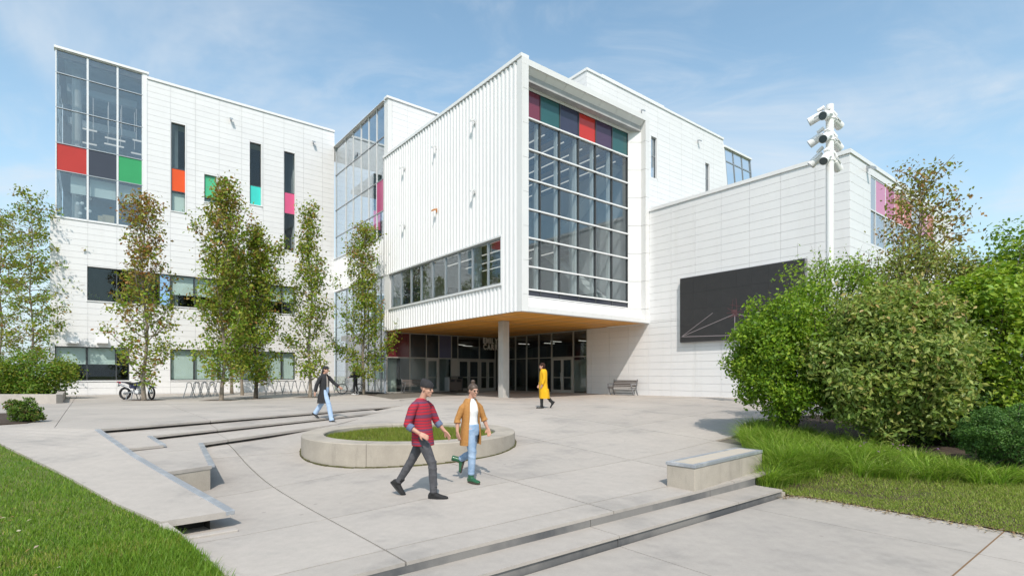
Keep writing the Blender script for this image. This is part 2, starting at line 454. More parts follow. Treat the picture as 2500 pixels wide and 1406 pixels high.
def _rbf(C):
    n = len(C); D = np.sqrt((C[:, None, 0] - C[None, :, 0]) ** 2 + (C[:, None, 1] - C[None, :, 1]) ** 2 + 0.5)
    A = np.zeros((n + 3, n + 3)); A[:n, :n] = D + np.eye(n) * -0.05
    A[:n, n] = A[n, :n] = 1; A[:n, n + 1:] = C[:, :2]; A[n + 1:, :n] = C[:, :2].T
    return np.linalg.solve(A, np.r_[C[:, 2], 0, 0, 0])
_W = _rbf(CTRL)
def gzn(P):
    P = np.atleast_2d(np.asarray(P, float)); n = len(CTRL)
    D = np.sqrt((P[:, None, 0] - CTRL[None, :, 0]) ** 2 + (P[:, None, 1] - CTRL[None, :, 1]) ** 2 + 0.5)
    return D @ _W[:n] + _W[n] + P @ _W[n + 1:]
def gz(x, y): return float(gzn((x, y))[0])

# the far land, out to the horizon
tag(MB().poly([(-2500, -2500, -1.6), (2500, -2500, -1.6), (2500, 2500, -1.6), (-2500, 2500, -1.6)], [(0, 1, 2, 3)]).build('ground', M_TURF), kind='structure')

A_LINES = [2.51 + 3.17 * i for i in range(-6, 16)]
B_LINES = [4.9, 5.4, 7.18] + [7.18 + 2.72 * i for i in range(1, 13)]
def sheet_piece(a0, a1, b0, b1, na, nb, zoff, depth, g):
    us, vs = np.linspace(a0 + g, a1 - g, na + 1), np.linspace(b0 + g, b1 - g, nb + 1)
    U, V = np.meshgrid(us, vs, indexing='ij')
    X, Y = U * CO - V * SI, U * SI + V * CO
    Z = gzn(np.c_[X.ravel(), Y.ravel()]) + zoff
    Vt = np.c_[X.ravel(), Y.ravel(), Z]
    idx = np.arange((na + 1) * (nb + 1)).reshape(na + 1, nb + 1)
    Fq = [(idx[i, j], idx[i + 1, j], idx[i + 1, j + 1], idx[i, j + 1]) for i in range(na) for j in range(nb)]
    if depth:
        rim = list(idx[:, 0]) + list(idx[-1, 1:]) + list(idx[-2::-1, -1]) + list(idx[0, -2:0:-1])
        n0 = len(Vt); low = Vt[rim].copy(); low[:, 2] -= depth
        Vt = np.r_[Vt, low]; m = len(rim)
        Fq += [(rim[j], n0 + j, n0 + (j + 1) % m, rim[(j + 1) % m]) for j in range(m)]
    return Vt, np.array(Fq)
plaza = link('plaza', raw_mesh('plaza', *sheet_piece(-18, 46, 4.93, 44, 64, 56, -0.045, 0, 0), M_JOINT))
tag(plaza, kind='structure')
for i in range(len(A_LINES) - 1):
    for j in range(len(B_LINES) - 1):
        a0, a1, b0, b1 = A_LINES[i], A_LINES[i + 1], B_LINES[j], B_LINES[j + 1]
        cx, cy = ab((a0 + a1) / 2, (b0 + b1) / 2)
        ins = -(cx + 4.6) * 0.885 + (cy - 21) * 0.465           # behind the top step line: covered by the upper terrace
        if (ins > 4.5) or cx < -0.92 * cy - 3 or cx > 0.62 * cy + 3 or (a0 > 24.4 and b1 > 8) or b0 > 33.5 or (cx > 6.6 and cy < 14.8): continue
        o = link('paving_slab', raw_mesh('paving_slab', *sheet_piece(a0, a1, b0, b1, 6, 2 if b1 - b0 < 1 else 5, 0, 0.04, 0.011), M_CONC, smooth=False), plaza)

def bisect_pieces(poly, la, lb, g=0.007):
    bm = bmesh.new()
    bm.faces.new([bm.verts.new((p[0], p[1], 0)) for p in poly])
    cuts = [((CO, SI, 0), t) for t in la] + [((-SI, CO, 0), t) for t in lb]
    for n, t in cuts:
        for s in (-g, g):
            nn = Vector(n)
            bmesh.ops.bisect_plane(bm, geom=bm.verts[:] + bm.edges[:] + bm.faces[:], plane_co=nn * (t + s), plane_no=nn)
    res = []
    for f in bm.faces:
        c = f.calc_center_median(); a, b = to_ab(c.x, c.y)
        if any(abs(a - t) < g for t in la) or any(abs(b - t) < g for t in lb) or f.calc_area() < 0.01: continue
        res.append([(v.co.x, v.co.y) for v in f.verts])
    bm.free()
    return res
def inset(poly, r):
    n = len(poly); A = sum(poly[i][0] * poly[(i + 1) % n][1] - poly[(i + 1) % n][0] * poly[i][1] for i in range(n))
    s = 1 if A > 0 else -1; out = []
    for i in range(n):
        p, q, w = Vector(poly[i - 1]), Vector(poly[i]), Vector(poly[(i + 1) % n])
        d1, d2 = (q - p).normalized(), (w - q).normalized()
        n1, n2 = Vector((-d1.y, d1.x)) * s, Vector((-d2.y, d2.x)) * s
        m = (n1 + n2); m = m / max(0.35, m.dot(n1))
        out.append((q.x + m.x * r, q.y + m.y * r))
    return out
def terrace(name, poly, ztop, thick, recess, la, lb, m=M_CONC, piece='paving_slab', foot=-1.3):
    zf = ztop if callable(ztop) else (lambda x, y: ztop)
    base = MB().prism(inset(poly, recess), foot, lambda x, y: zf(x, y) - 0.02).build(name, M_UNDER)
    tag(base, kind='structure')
    for pc in bisect_pieces(poly, la, lb):
        MB().prism(pc, lambda x, y: zf(x, y) - thick, zf).build(piece, m, base)
    return base
# three shallow steps that grow out of the sloping plaza, and the upper terrace behind them
A0, A1 = on_level(238, 1048, 0), (-4.4, 21.4)
upper = [A0, A1, (-5.5, 26), (-9, 33), (-13.5, 43), (-32, 43), (-60, 30), (-60, 13.5), (-12.25, 12.75)]
terrace('upper_terrace', upper, 0.004, 0.05, 0.2, [2.51 + 3.17 * i for i in range(-14, 4)], [7.18 + 2.72 * i for i in range(1, 16)])
def plane3(pts):
    A = np.array([(q[0], q[1], 1) for q in pts]); c = np.linalg.lstsq(A, np.array([q[2] for q in pts]), rcond=None)[0]
    return lambda x, y: float(c[0] * x + c[1] * y + c[2])
def lv(px, py, z): return (*on_level(px, py, z), z)
B0, B1 = on_level(365, 1061, -.13), (-4.72, 19.3)
T1N, T1M = lv(312, 1096, -.25), lv(399, 1086, -.24)
z1f = plane3([T1N, T1M, (*B0, -.13), (*B1, -.13), (-4.6, 20.2, -.09), (-9.3, 11.9, -.12)])
tr1 = [(-10.2, 12.3), (-8.8, 11.2), T1N[:2], T1M[:2], B0, B1, (-5.2, 19.9)]
terrace('step_tread', tr1, z1f, 0.05, 0.17, [2.51 - 3.17, 2.51], [7.18 + 2.72 * i for i in (2, 3, 4)])
C0_, C1 = on_level(490, 1077, -.25), (-5.2, 15.9)
T2N, T2M = lv(402, 1156, -.39), lv(517, 1133, -.34)
z2f = plane3([T2N, T2M, (*C0_, -.26), (*C1, -.26), (-6.6, 16.2, -.24), (-4.95, 18.6, -.17)])
tr2 = [(-9.0, 12.4), (-7.6, 10.6), T2N[:2], T2M[:2], C0_, C1, (-4.95, 18.6), (-5.6, 18.4)]
terrace('step_tread', tr2, z2f, 0.06, 0.17, [2.51], [7.18 + 2.72 * i for i in (1, 2, 3)])
wa, wb = Vector(T2N[:2]), Vector(T2M[:2])
dn = (wb - wa).normalized(); nn_ = Vector((-dn.y, dn.x))
tag(MB().prism([tuple(wa + nn_ * .01), tuple(wb + nn_ * .01 - dn * 0.02), tuple(wb + nn_ * .3 - dn * .12), tuple(wa + nn_ * .3)], -1.3, lambda x, y: z2f(x, y) - .062).build('retaining_wall', M_CONCW), kind='structure')
# worn steel edges along the drop of each tread
for p, q, z0, z1 in ((C0_, T2M, z2f(*C0_), z2f(*T2M[:2])), (B0, T1M, z1f(*B0), z1f(*T1M[:2]))):
    tag(MB().bar((p[0], p[1], z0 - .012), (q[0], q[1], z1 - .012), .10, .05).build('step_edge', M_STEEL, bevel=.006), kind='structure')

# the sloping walk along the lawn, running out to a thin undercut end
def ramp_hit(px, py):
    k, mm = kk(px), (HY - py) / F
    # plane z = -.56 + .0724 * ((x + 3.6) * -.69 + (y - 6.9) * .725)
    d = (EYE + .56 - .0724 * (-3.6 * .69 - 6.9 * .725)) / (.0724 * (-.69 * k + .725) - mm)
    return Vector((k * d, d, EYE + mm * d))
WR = [Vector((A0[0], A0[1], 0.0)), ramp_hit(330, 1113), ramp_hit(430, 1171), ramp_hit(520, 1222), ramp_hit(563, 1247)]
WL = [Vector((-12.25, 12.75, 0.0)), ramp_hit(0, 1081), ramp_hit(150, 1152), ramp_hit(290, 1228), ramp_hit(395, 1272)]
WR[0].z = 0.0; WL[0].z = 0.0
wk = MB()
nseg = 24
def lerp_poly(P, t):
    t *= len(P) - 1; i = min(int(t), len(P) - 2); return P[i].lerp(P[i + 1], t - i)
rgs = []
for i in range(nseg + 1):
    r, l = lerp_poly(WR, i / nseg), lerp_poly(WL, i / nseg)
    l = l + (l - r).normalized() * (0.02 if i else 6.0)
    rgs.append([r, l, l - Vector((0, 0, .08)), r - Vector((0, 0, .08))])
rgs[0][1].z = 0; rgs[0][2].z = -.08
rgs.insert(0, [p + Vector((-.25, .35, -.008)) for p in rgs[0]])
walk = tag(wk.rings(rgs).build('sloping_walk', M_CONC), kind='structure')
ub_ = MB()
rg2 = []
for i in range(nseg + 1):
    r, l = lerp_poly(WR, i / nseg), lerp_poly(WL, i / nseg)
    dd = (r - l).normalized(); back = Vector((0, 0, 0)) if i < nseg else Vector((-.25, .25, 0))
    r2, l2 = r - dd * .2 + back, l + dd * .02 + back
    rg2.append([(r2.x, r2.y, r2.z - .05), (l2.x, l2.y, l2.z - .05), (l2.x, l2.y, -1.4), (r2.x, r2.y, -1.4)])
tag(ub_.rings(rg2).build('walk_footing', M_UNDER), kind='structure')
eg = MB()
for i in range(len(WR) - 1):
    eg.bar(WR[i] + Vector((0, 0, -.022)), WR[i + 1] + Vector((0, 0, -.022)), .11, .06)
tag(eg.build('walk_edge', M_STEEL, bevel=.006), kind='structure')
kb = MB()
kp = [WL[4] + Vector((0, 0, -.02)), Vector((*on_level(430, 1310, -.70), -.66)), Vector((*on_level(520, 1375, -.72), -.70)), Vector((*on_level(600, 1425, -.72), -.71))]
for i in range(3): kb.bar(kp[i] - Vector((0, 0, .09)), kp[i + 1] - Vector((0, 0, .09)), .10, .2)
tag(kb.build('kerb', M_CONC, bevel=.01), kind='structure')
tag(MB().bar(Vector((*on_level(440, 1306, -.71), gz(*on_level(440, 1306, -.71)) + .005)), Vector((*on_level(580, 1282, -.70), gz(*on_level(580, 1282, -.70)) + .005)), .12, .05).build('kerb', M_CONC, bevel=.01), kind='structure')

# the two long steps near the camera and the lower pavement
PV_A = [5.22 + 3.17 * i for i in range(-5, 4)]
tag(MB().prism([ab(9.605, 4.43), ab(9.72, 4.43), ab(9.66, 5.3), ab(9.605, 5.3)], -1.4, -.87).build('kerb', M_CONCW), kind='structure')
low = tag(MB().prism([ab(-14, 4.43), ab(9.55, 4.43), ab(12.5, 2.6), ab(16, -3), ab(16, -12), ab(-14, -12)], -1.4, -.98).build('pavement', M_JOINT), kind='structure')
for i in range(len(PV_A) - 1):
    for b0, b1 in ((1.55, 4.415), (-1.3, 1.55), (-4.2, -1.3)):
        a0, a1 = PV_A[i] + .007, PV_A[i + 1] - .007
        MB().prism([ab(a0, b0 + .008), ab(a1, b0 + .008), ab(a1, b1 - .008), ab(a0, b1 - .008)], -.985, -.945).build('paving_slab', M_CONC, low)
tag(MB().prism([ab(-6, 1.541), ab(16, 1.541), ab(16, 1.559), ab(-6, 1.559)], -.975, -.944).build('expansion_joint', pmat('cork_joint', (0.20, 0.12, 0.06), 0.9)), kind='structure')
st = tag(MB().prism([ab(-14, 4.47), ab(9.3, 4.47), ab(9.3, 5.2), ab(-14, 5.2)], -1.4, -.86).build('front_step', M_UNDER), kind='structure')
TA = [-13.8] + [5.22 - 3.17 * i for i in range(4, -1, -1)] + [8.1, 9.6]
for i in range(len(TA) - 1):
    a0, a1 = TA[i] + .006, TA[i + 1] - .006
    MB().prism([ab(a0, 4.42), ab(a1, 4.42), ab(a1, 4.93), ab(a0, 4.93)], -.845, -.81).build('step_tread', M_CONC, st)
    MB().prism([ab(a0, 4.445), ab(a1, 4.445), ab(a1, 4.50), ab(a0, 4.50)], -.985, -.847).build('step_riser', M_RISER, st)
    n = max(2, int((a1 - a0) / .4))
    us = np.linspace(a0, a1, n + 1)
    v = MB()
    for q in range(n):
        for_pts = [ab(us[q], 4.915), ab(us[q + 1], 4.915), ab(us[q + 1], 5.0), ab(us[q], 5.0)]
        v.prism(for_pts, -.83, lambda x, y: gz(x, y) - .035)
    v.build('step_riser', M_RISER, st)
# ------------------------------------------------------------------ the building (local x = E1, local y = E2)
BLD = thing('university_building', 'big white panelled university building with a glazed box jutting out over its entrance', 'building', (0, 0, 0), TH)
class Face:
    def __init__(s, kind, p): s.k, s.p = kind, p
    def box(s, mb, u0, u1, z0, z1, d0, d1):
        return mb.box(u0, u1, s.p + d0, s.p + d1, z0, z1) if s.k == 'b' else mb.box(s.p + d0, s.p + d1, u0, u1, z0, z1)
    def pt(s, u, z, d=0): return (u, s.p + d, z) if s.k == 'b' else (s.p + d, u, z)
    def u(s, px): return ua(px, s.p) if s.k == 'b' else ub(px, s.p)
    def z(s, px, py): return zb(px, py, s.p) if s.k == 'b' else za(px, py, s.p)
    def rect(s, x0, y0, x1, y1):        # pixel corners top-left and bottom-right of an opening
        zt = (s.z(x0, y0)); zl = (s.z(x1, y1))
        u0, u1 = s.u(x0), s.u(x1)
        return (min(u0, u1), max(u0, u1), zl, zt)
PANELS = []          # (area seen, parent, face, rect)
def cells(u0, u1, z0, z1, us, zs, holes):
    us = sorted({u0, u1, *[u for u in us if u0 < u < u1]}); zs = sorted({z0, z1, *[z for z in zs if z0 < z < z1]})
    for i in range(len(us) - 1):
        for j in range(len(zs) - 1):
            rs = [(us[i], us[i + 1], zs[j], zs[j + 1])]
            for h in holes:
                nx = []
                for (a, b, c, d) in rs:
                    if b <= h[0] + 1e-6 or a >= h[1] - 1e-6 or d <= h[2] + 1e-6 or c >= h[3] - 1e-6: nx.append((a, b, c, d)); continue
                    if a < h[0]: nx.append((a, h[0], c, d))
                    if b > h[1]: nx.append((h[1], b, c, d))
                    a2, b2 = max(a, h[0]), min(b, h[1])
                    if c < h[2]: nx.append((a2, b2, c, h[2]))
                    if d > h[3]: nx.append((a2, b2, h[3], d))
                rs = nx
            for r in rs:
                if r[1] - r[0] > .03 and r[3] - r[2] > .03: yield r
def wall(face, u0, u1, z0, z1, holes=(), us=(), row=.381, zref=0.0, thick=.32, panels=True, label=None, m=None):
    mb = MB()
    for r in cells(u0, u1, z0, z1, [h[i] for h in holes for i in (0, 1)], [], holes):
        face.box(mb, r[0] + (.03 if r[0] == u0 else 0), r[1], r[2], r[3], .028, thick)
    w = mb.build('wall', m or M_BACK, BLD)
    if label: w['label'] = label
    if not panels: return w
    zs = [zref + row * i for i in range(-4, int((z1 - zref) / row) + 2)]
    for r in cells(u0, u1, z0, z1, us, zs, holes):
        c = face.pt((r[0] + r[1]) / 2, (r[2] + r[3]) / 2)
        x, y = ab(c[0], c[1])
        ok = y > 2 and abs(x / y) < .97
        facing = abs((y * CO - x * SI) if face.k == 'b' else (x * CO + y * SI)) / max(y, 1)
        PANELS.append(((r[1] - r[0]) * (r[3] - r[2]) * facing / max(y, 1) ** 2 if ok else 0, w, face, r))
    return w
def coping(face, u0, u1, z, h=.16, out=.07, deep=.4, m=None):
    mb = MB(); face.box(mb, u0, u1, z, z + h, -out, deep)
    return mb.build('roof_coping', m or M_WHITE, BLD)
def glazing(face, us, zs, name='window', cellm=None, fd=(.12, .22), vw=.06, hw=.06, border=.06, mf=None, mh=None, glass=None, blinds=None, hproud=0.0, vproud=0.0, skip=(), parent=None, reveal=None):
    """a framed window: verticals at us, transoms at zs; cellm maps (column, row from the bottom) to a coloured panel"""
    cellm = cellm or {}; us = sorted(us); zs = sorted(zs)
    mb = MB(); mid = []
    for i, u in enumerate(us):
        w = border if i in (0, len(us) - 1) else vw
        a = u if i == 0 else (u - w if i == len(us) - 1 else u - w / 2)
        if 0 < i < len(us) - 1: mid.append((a, w))
    U0, U1, Z0, Z1 = us[0], us[-1], zs[0], zs[-1]
    ring_ = [face.pt(u, z, d) for d in (fd[0] - vproud, fd[1]) for q in (0, border) for u, z in ((U0 + q, Z0 + q), (U1 - q, Z0 + q), (U1 - q, Z1 - q), (U0 + q, Z1 - q))]
    mb.poly(ring_, [f for i in range(4) for j in ((i + 1) % 4,) for f in ((i, j, 4 + j, 4 + i), (8 + i, 12 + i, 12 + j, 8 + j), (i, 8 + i, 8 + j, j), (4 + i, 4 + j, 12 + j, 12 + i))])
    fr = mb.build(name, mf or M_DARK, parent or BLD)
    for a, w in mid:
        mb = MB(); face.box(mb, a, a + w, zs[0], zs[-1], fd[0] - vproud, fd[1]); mb.build('mullion', mf or M_DARK, fr)
    for j, z in enumerate(zs):
        if j in (0, len(zs) - 1) and not (mh is M_WHITE): continue
        w = border if j in (0, len(zs) - 1) else hw
        a = z if j == 0 else (z - w if j == len(zs) - 1 else z - w / 2)
        mb = MB(); face.box(mb, us[0] + .004, us[-1] - .004, a, a + w, fd[0] - .004 - hproud, fd[1] - .02)
        mb.build('transom', mh or mf or M_DARK, fr)
    dg = (fd[0] + fd[1]) / 2
    for i in range(len(us) - 1):
        for j in range(len(zs) - 1):
            if (i, j) in skip: continue
            m = cellm.get((i, j)); mb = MB()
            if m: face.box(mb, us[i] + .02, us[i + 1] - .02, zs[j] + .02, zs[j + 1] - .02, dg - .03, dg + .05); mb.build('spandrel_panel', m, fr)
            else: face.box(mb, us[i] + .02, us[i + 1] - .02, zs[j] + .02, zs[j + 1] - .02, dg - .006, dg + .006); mb.build('pane', glass or M_GLASS, fr)
            if blinds and (i, j) in blinds:
                mb = MB(); zt = zs[j + 1] - .05; zl = zt - (zt - zs[j]) * blinds[(i, j)]
                face.box(mb, us[i] + .06, us[i + 1] - .06, zl, zt, dg + .16, dg + .17); mb.build('blind', M_BLIND, fr)
    return fr
def sill(face, u0, u1, z, m=None):
    mb = MB(); face.box(mb, u0 - .04, u1 + .04, z - .06, z - .003, -.05, .20); return mb.build('window_sill', m or M_WHITE, BLD)

AL, BL = 15.28, 42.2          # plane of the long left flank (E1) and of the left wing (E2)
AR, BF = 24.4, 18.52          # plane of the right-hand wall (E1) and of the box front (E2)
WING, FLANK, FRONT, GAL = Face('b', BL), Face('a', AL), Face('b', BF), Face('a', AR)
JU = [-1.6 + 1.447 * i for i in range(-1, 14)]

# ---- the four-storey wing
W0 = WING.u(122)
ztop_w = WING.z(600, 262) ; ztop_b = WING.z(240, 146)
bay = (WING.u(135), WING.u(349), WING.z(135, 528), ztop_b - .05)
r1 = WING.rect(418, 298, 455, 516); r1 = (r1[0], r1[1], WING.z(418, 514), WING.z(418, 298))
r2 = (WING.u(499), WING.u(532), WING.z(499, 492), WING.z(499, 425))
r3 = (WING.u(610), WING.u(640), WING.z(610, 498), WING.z(610, 346))
r4 = (WING.u(694), WING.u(722), WING.z(694, 610), WING.z(694, 369))
strip = (WING.u(213), WING.u(721), WING.z(213, 733), WING.z(213, 650))
g1 = (WING.u(134), WING.u(316), WING.z(152, 929), WING.z(152, 845))
g2 = (WING.u(416), WING.u(721), g1[2], g1[3])
wall(WING, W0, AL, 0, ztop_w, [(bay[0] - .5, bay[1], bay[2], ztop_w + 1), r1, r2, r3, r4, strip, g1, g2], JU, zref=ztop_w - 54 * .381)
mb = MB(); WING.box(mb, bay[1] + .003, bay[1] + .22, bay[2], ztop_b - .05, -.03, .4); mb.build('corner_post', M_WHITE, BLD)
coping(WING, bay[1] + .225, AL, ztop_w)
coping(WING, bay[0] - .06, bay[1] + .32, ztop_b - .05, .14, .1)
mb = MB(); WING.box(mb, bay[1] + .003, bay[1] + .30, ztop_w + .162, ztop_b - .052, .41, 2); mb.build('wall', M_WHITE, BLD)
bu = [bay[0], WING.u(214), WING.u(287), bay[1]]
bz = [bay[2], WING.z(135, 414), WING.z(135, 347), WING.z(145, 263), WING.z(145, 178), bay[3]]
bayg = glazing(WING, bu, bz, 'corner_window', {(0, 1): SP['red'], (1, 1): SP['slate'], (2, 1): SP['green']}, fd=(.0, .14), vw=.10, hw=.05, mf=M_ALUW, mh=M_ALU, glass=M_GLASSD)
sill(WING, W0 + .02, bay[1], bay[2])
# the bay's glass returns round the corner
cf = Face('a', bay[0])
glazing(cf, [BL + .16, BL + 2.2, BL + 4.4, BL + 6.6], bz, 'corner_window', {}, fd=(.0, .1), mf=M_ALU, mh=M_ALU, glass=M_GLASSD)
for r, zc, mm, bl in ((r1, [WING.z(418, 464), WING.z(418, 408)], SP['orange'], True), (r2, [WING.z(499, 481)], SP['mint'], False),
                      (r3, [WING.z(610, 450)], SP['teal'], False), (r4, [WING.z(694, 519), WING.z(694, 467)], SP['pink'], False)):
    zs = [r[2], *zc, r[3]]
    row = {id(r1): 1, id(r2): 1, id(r3): 0, id(r4): 1}[id(r)]
    glazing(WING, [r[0], r[1]], zs, 'slot_window', {(0, row): mm}, fd=(.14, .22), border=.05, hw=.05, glass=M_GLASS, blinds={(0, 0): .98} if bl else ({(0, 0): .5} if r is r2 else None))
    mb = MB(); WING.box(mb, r[1] - .07, r[1] - .003, r[2], r[3], -.03, .13); mb.build('window_trim', M_WHITE, BLD)
    sill(WING, r[0], r[1], r[2])
su = [strip[0], WING.u(285), WING.u(352), WING.u(390), WING.u(416), WING.u(476), WING.u(535), WING.u(590), WING.u(640), WING.u(690), strip[1]]
glazing(WING, su, [strip[2], strip[3]], 'strip_window', {(3, 0): SP['sky']}, fd=(.14, .22), border=.05, glass=M_GLASS,
        blinds={(4, 0): .60, (5, 0): .60, (6, 0): .3, (7, 0): .55, (8, 0): .55, (9, 0): .55})
sill(WING, strip[0], strip[1], strip[2])
gu = [g1[0], WING.u(212), WING.u(284), g1[1]]
glazing(WING, gu, [g1[2], g1[3]], 'ground_floor_window', {}, fd=(.14, .22), border=.05, glass=M_GLASS, blinds={(0, 0): .5, (1, 0): .5, (2, 0): .16})
sill(WING, g1[0], g1[1], g1[2])
gu = [g2[0], WING.u(476), WING.u(535), WING.u(590), WING.u(640), WING.u(690), g2[1]]
glazing(WING, gu, [g2[2], g2[3]], 'ground_floor_window', {}, fd=(.14, .22), border=.05, glass=M_GLASS, blinds={(i, 0): .97 for i in range(6)})
sill(WING, g2[0], g2[1], g2[2])
# rooms behind the wing's glass
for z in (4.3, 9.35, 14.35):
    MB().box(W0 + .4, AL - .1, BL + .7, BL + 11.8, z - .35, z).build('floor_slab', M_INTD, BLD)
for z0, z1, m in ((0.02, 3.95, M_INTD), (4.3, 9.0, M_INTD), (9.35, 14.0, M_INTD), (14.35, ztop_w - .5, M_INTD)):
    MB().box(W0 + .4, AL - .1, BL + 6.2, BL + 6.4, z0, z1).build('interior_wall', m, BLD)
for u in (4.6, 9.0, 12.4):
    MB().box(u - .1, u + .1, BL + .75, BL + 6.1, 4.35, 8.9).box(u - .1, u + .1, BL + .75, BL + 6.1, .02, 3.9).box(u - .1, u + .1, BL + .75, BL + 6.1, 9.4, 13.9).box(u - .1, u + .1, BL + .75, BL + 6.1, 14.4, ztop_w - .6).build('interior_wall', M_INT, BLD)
MB().box(bay[0] + .4, AL, BL + .4, BL + 12, ztop_w - .12, ztop_w - .02).build('roof', M_ROOF, BLD)
MB().box(bay[0] + .05, bay[1], BL + .16, BL + 7.6, ztop_b - .42, ztop_b - .06).build('roof', M_CEIL, BLD)
MB().box(W0, W0 + .3, BL + .33, BL + 12, 0, bay[2] - .07).box(bay[0] + .1, bay[1], BL + 7.2, BL + 7.4, 14.35, ztop_b - .43).build('wall', M_WHITE, BLD)
# things one sees in the corner studio: concrete column, beams, hanging strip lights, boards
MB().tube([(bay[0] + 1.0, BL + 1.4, 9.4), (bay[0] + 1.0, BL + 1.4, ztop_b - .45)], .26, 14).build('interior_column', M_COL, BLD, smooth=True)
for i, zq in enumerate((19.3, 17.6)):
    MB().box(bay[0] + .5, bay[1] - .2, BL + 1.9 + i, BL + 2.2 + i, zq, zq + .45).build('ceiling_beam', M_INT, BLD)
for i in range(6):
    u0 = bay[0] + .9 + (i % 3) * 1.5; y0 = BL + 2.0 + (i // 3) * 1.9
    o = MB().box(u0, u0 + 1.1, y0, y0 + .12, 17.15 - .25 * (i % 2), 17.22 - .25 * (i % 2)).bar((u0 + .2, y0 + .06, 17.2), (u0 + .2, y0 + .06, 19.8), .02).bar((u0 + .9, y0 + .06, 17.2), (u0 + .9, y0 + .06, 19.8), .02).build('strip_light', M_LAMP, BLD)
MB().box(bay[0] + 2.0, bay[0] + 3.3, BL + 4.6, BL + 4.68, 14.4, 16.5).box(bay[0] + 3.5, bay[1] - .2, BL + 3.9, BL + 3.98, 14.4, 16.3).box(bay[0] + .6, bay[0] + 1.9, BL + 4.9, BL + 5.0, 14.4, 16.0).build('pin_board', M_INTW, BLD)
for u0, u1 in ((bu[0] + .7, bu[1] - .08), (bu[1] + .1, bu[2] - .08), (bu[2] + .1, bu[3] - .1)):
    MB().box(u0, u1, BL + .42, BL + .43, bz[1] - 1.15, bz[1] - .1).build('blind', M_BLIND, BLD)
MB().box(bu[1] + .5, bu[1] + .85, BL + .5, BL + .55, bay[2] + .05, bay[2] + .55).box(bu[2] - .75, bu[2] - .15, BL + .5, BL + .55, bay[2] + .05, bay[2] + .65).build('cardboard_box', pmat('cardboard', (0.42, 0.32, 0.18), .8), BLD)
for i in range(9):
    c = (bay[0] + 1.25 + rng.uniform(-.25, .75), BL + .6 + rng.uniform(0, .2), bay[2] + .5 + rng.uniform(0, 1.4))
    MB().ball(c, (.10, .03, .10), 8, 6).build('paper_flower', M_INTW, BLD)

# ---- the long flank: box wall with ribs, stair tower glass, lower glazing
b_box1 = FLANK.u(938)                       # the far end of the box along the flank
b_in = BL - .0
z_soff, z_box = 4.12, 15.58
zs_b, zs_t = FLANK.z(1225, 692), FLANK.z(1225, 579)
win = (FLANK.u(1225), FLANK.u(951), zs_b, zs_t)
def ribs(face, u0, u1, z0, z1, pitch=.305, depth=.062, label=None):
    """folded metal sheet: narrow proud ribs on flat pans, as one folded section"""
    prof = []
    u = u0
    while u < u1 - .02:
        prof += [(u, 0.0), (u + pitch * .50, 0.0), (u + pitch * .60, -depth), (u + pitch * .90, -depth), (u + pitch, 0.0)]
        u += pitch
    prof = [(min(p[0], u1), p[1]) for p in prof]
    mb = MB()
    for (p, q) in zip(prof[:-1], prof[1:]):
        if q[0] - p[0] < 1e-5 and abs(q[1] - p[1]) < 1e-5: continue
        mb.poly([face.pt(p[0], z0, p[1]), face.pt(q[0], z0, q[1]), face.pt(q[0], z1, q[1]), face.pt(p[0], z1, p[1])], [(0, 1, 2, 3)])
    return mb.build('ribbed_cladding', M_RIB, BLD)
bk = MB()
for r in cells(BF + .02, b_box1, z_soff + .02, z_box - .02, [win[0], win[1]], [], [win]): FLANK.box(bk, *r, .004, .3)
bk.build('wall', M_RIB, BLD)
ribs(FLANK, BF + .34, b_box1, win[3] + .05, z_box - .03)
ribs(FLANK, BF + .34, win[0] - .02, win[2] - .05, win[3] + .05)
ribs(FLANK, BF + .34, b_box1 + .02, z_soff + .03, win[2] - .05)
mb = MB(); FLANK.box(mb, BF + .003, BF + .34, z_soff, z_box, -.06, .003); mb.build('corner_trim', M_RIM, BLD)
coping(FLANK, BF, b_box1, z_box, .16, .10, .35)
mb = MB(); FLANK.box(mb, win[0] - .05, win[1], win[3] + .003, win[3] + .09, -.10, .02); FLANK.box(mb, win[0] - .05, win[1], win[2] - .1, win[2] - .003, -.11, .02); FLANK.box(mb, win[0] - .07, win[0] - .003, win[2], win[3], -.08, .02)
mb.build('window_trim', M_ALUW, BLD)
wu = [FLANK.u(p) for p in (1225, 1190, 1152, 1119, 1086, 1055, 1027, 1002.5, 978, 955)]
glazing(FLANK, wu, [win[2], win[3]], 'strip_window', {}, fd=(.02, .12), vw=.06, border=.06, mf=M_ALU, glass=M_GLASSD, vproud=.02)
# the tower: upper glass, ribbed band, lower glass, all in the flank's plane
z_tow = FLANK.z(950, 237)
tz = [FLANK.z(825, 631), FLANK.z(825, 575), FLANK.z(825, 509), FLANK.z(825, 422.5), FLANK.z(825, 352)]
tu = [FLANK.u(p) for p in (938, 917, 897.5, 879, 859.6, 842, 826)]; tu[-1] = BL - .02
tu[0] = b_box1 - .0
glazing(FLANK, tu, tz, 'stair_tower_window', {(0, 1): SP['raspberry']}, fd=(.06, .16), vw=.07, hw=.05, mf=M_ALUW, mh=M_ALU, glass=M_GLASST)
coping(FLANK, tu[0] - .02, BL + 2.0, tz[-1], z_tow - tz[-1] + .03, .10, .5)
b_tow = b_box1 - .55
mb = MB(); FLANK.box(mb, b_tow, b_box1 - .003, z_box + .165, z_tow - .02, .0, .3); mb.build('corner_post', M_RIM, BLD)
TWF = Face('b', b_tow)
wall(TWF, AL + .31, AR + 2, z_box - .3, z_tow - .0, [], [AL + 1.447 * i for i in range(1, 9)], zref=z_tow - 14 * .381)
coping(TWF, AL - .1, AR + 2, z_tow + .003, .14, .08)
band_b, band_t = FLANK.z(822, 712), FLANK.z(822, 631)
ribs(FLANK, b_box1 + .02, BL - .02, band_b, band_t - .06)
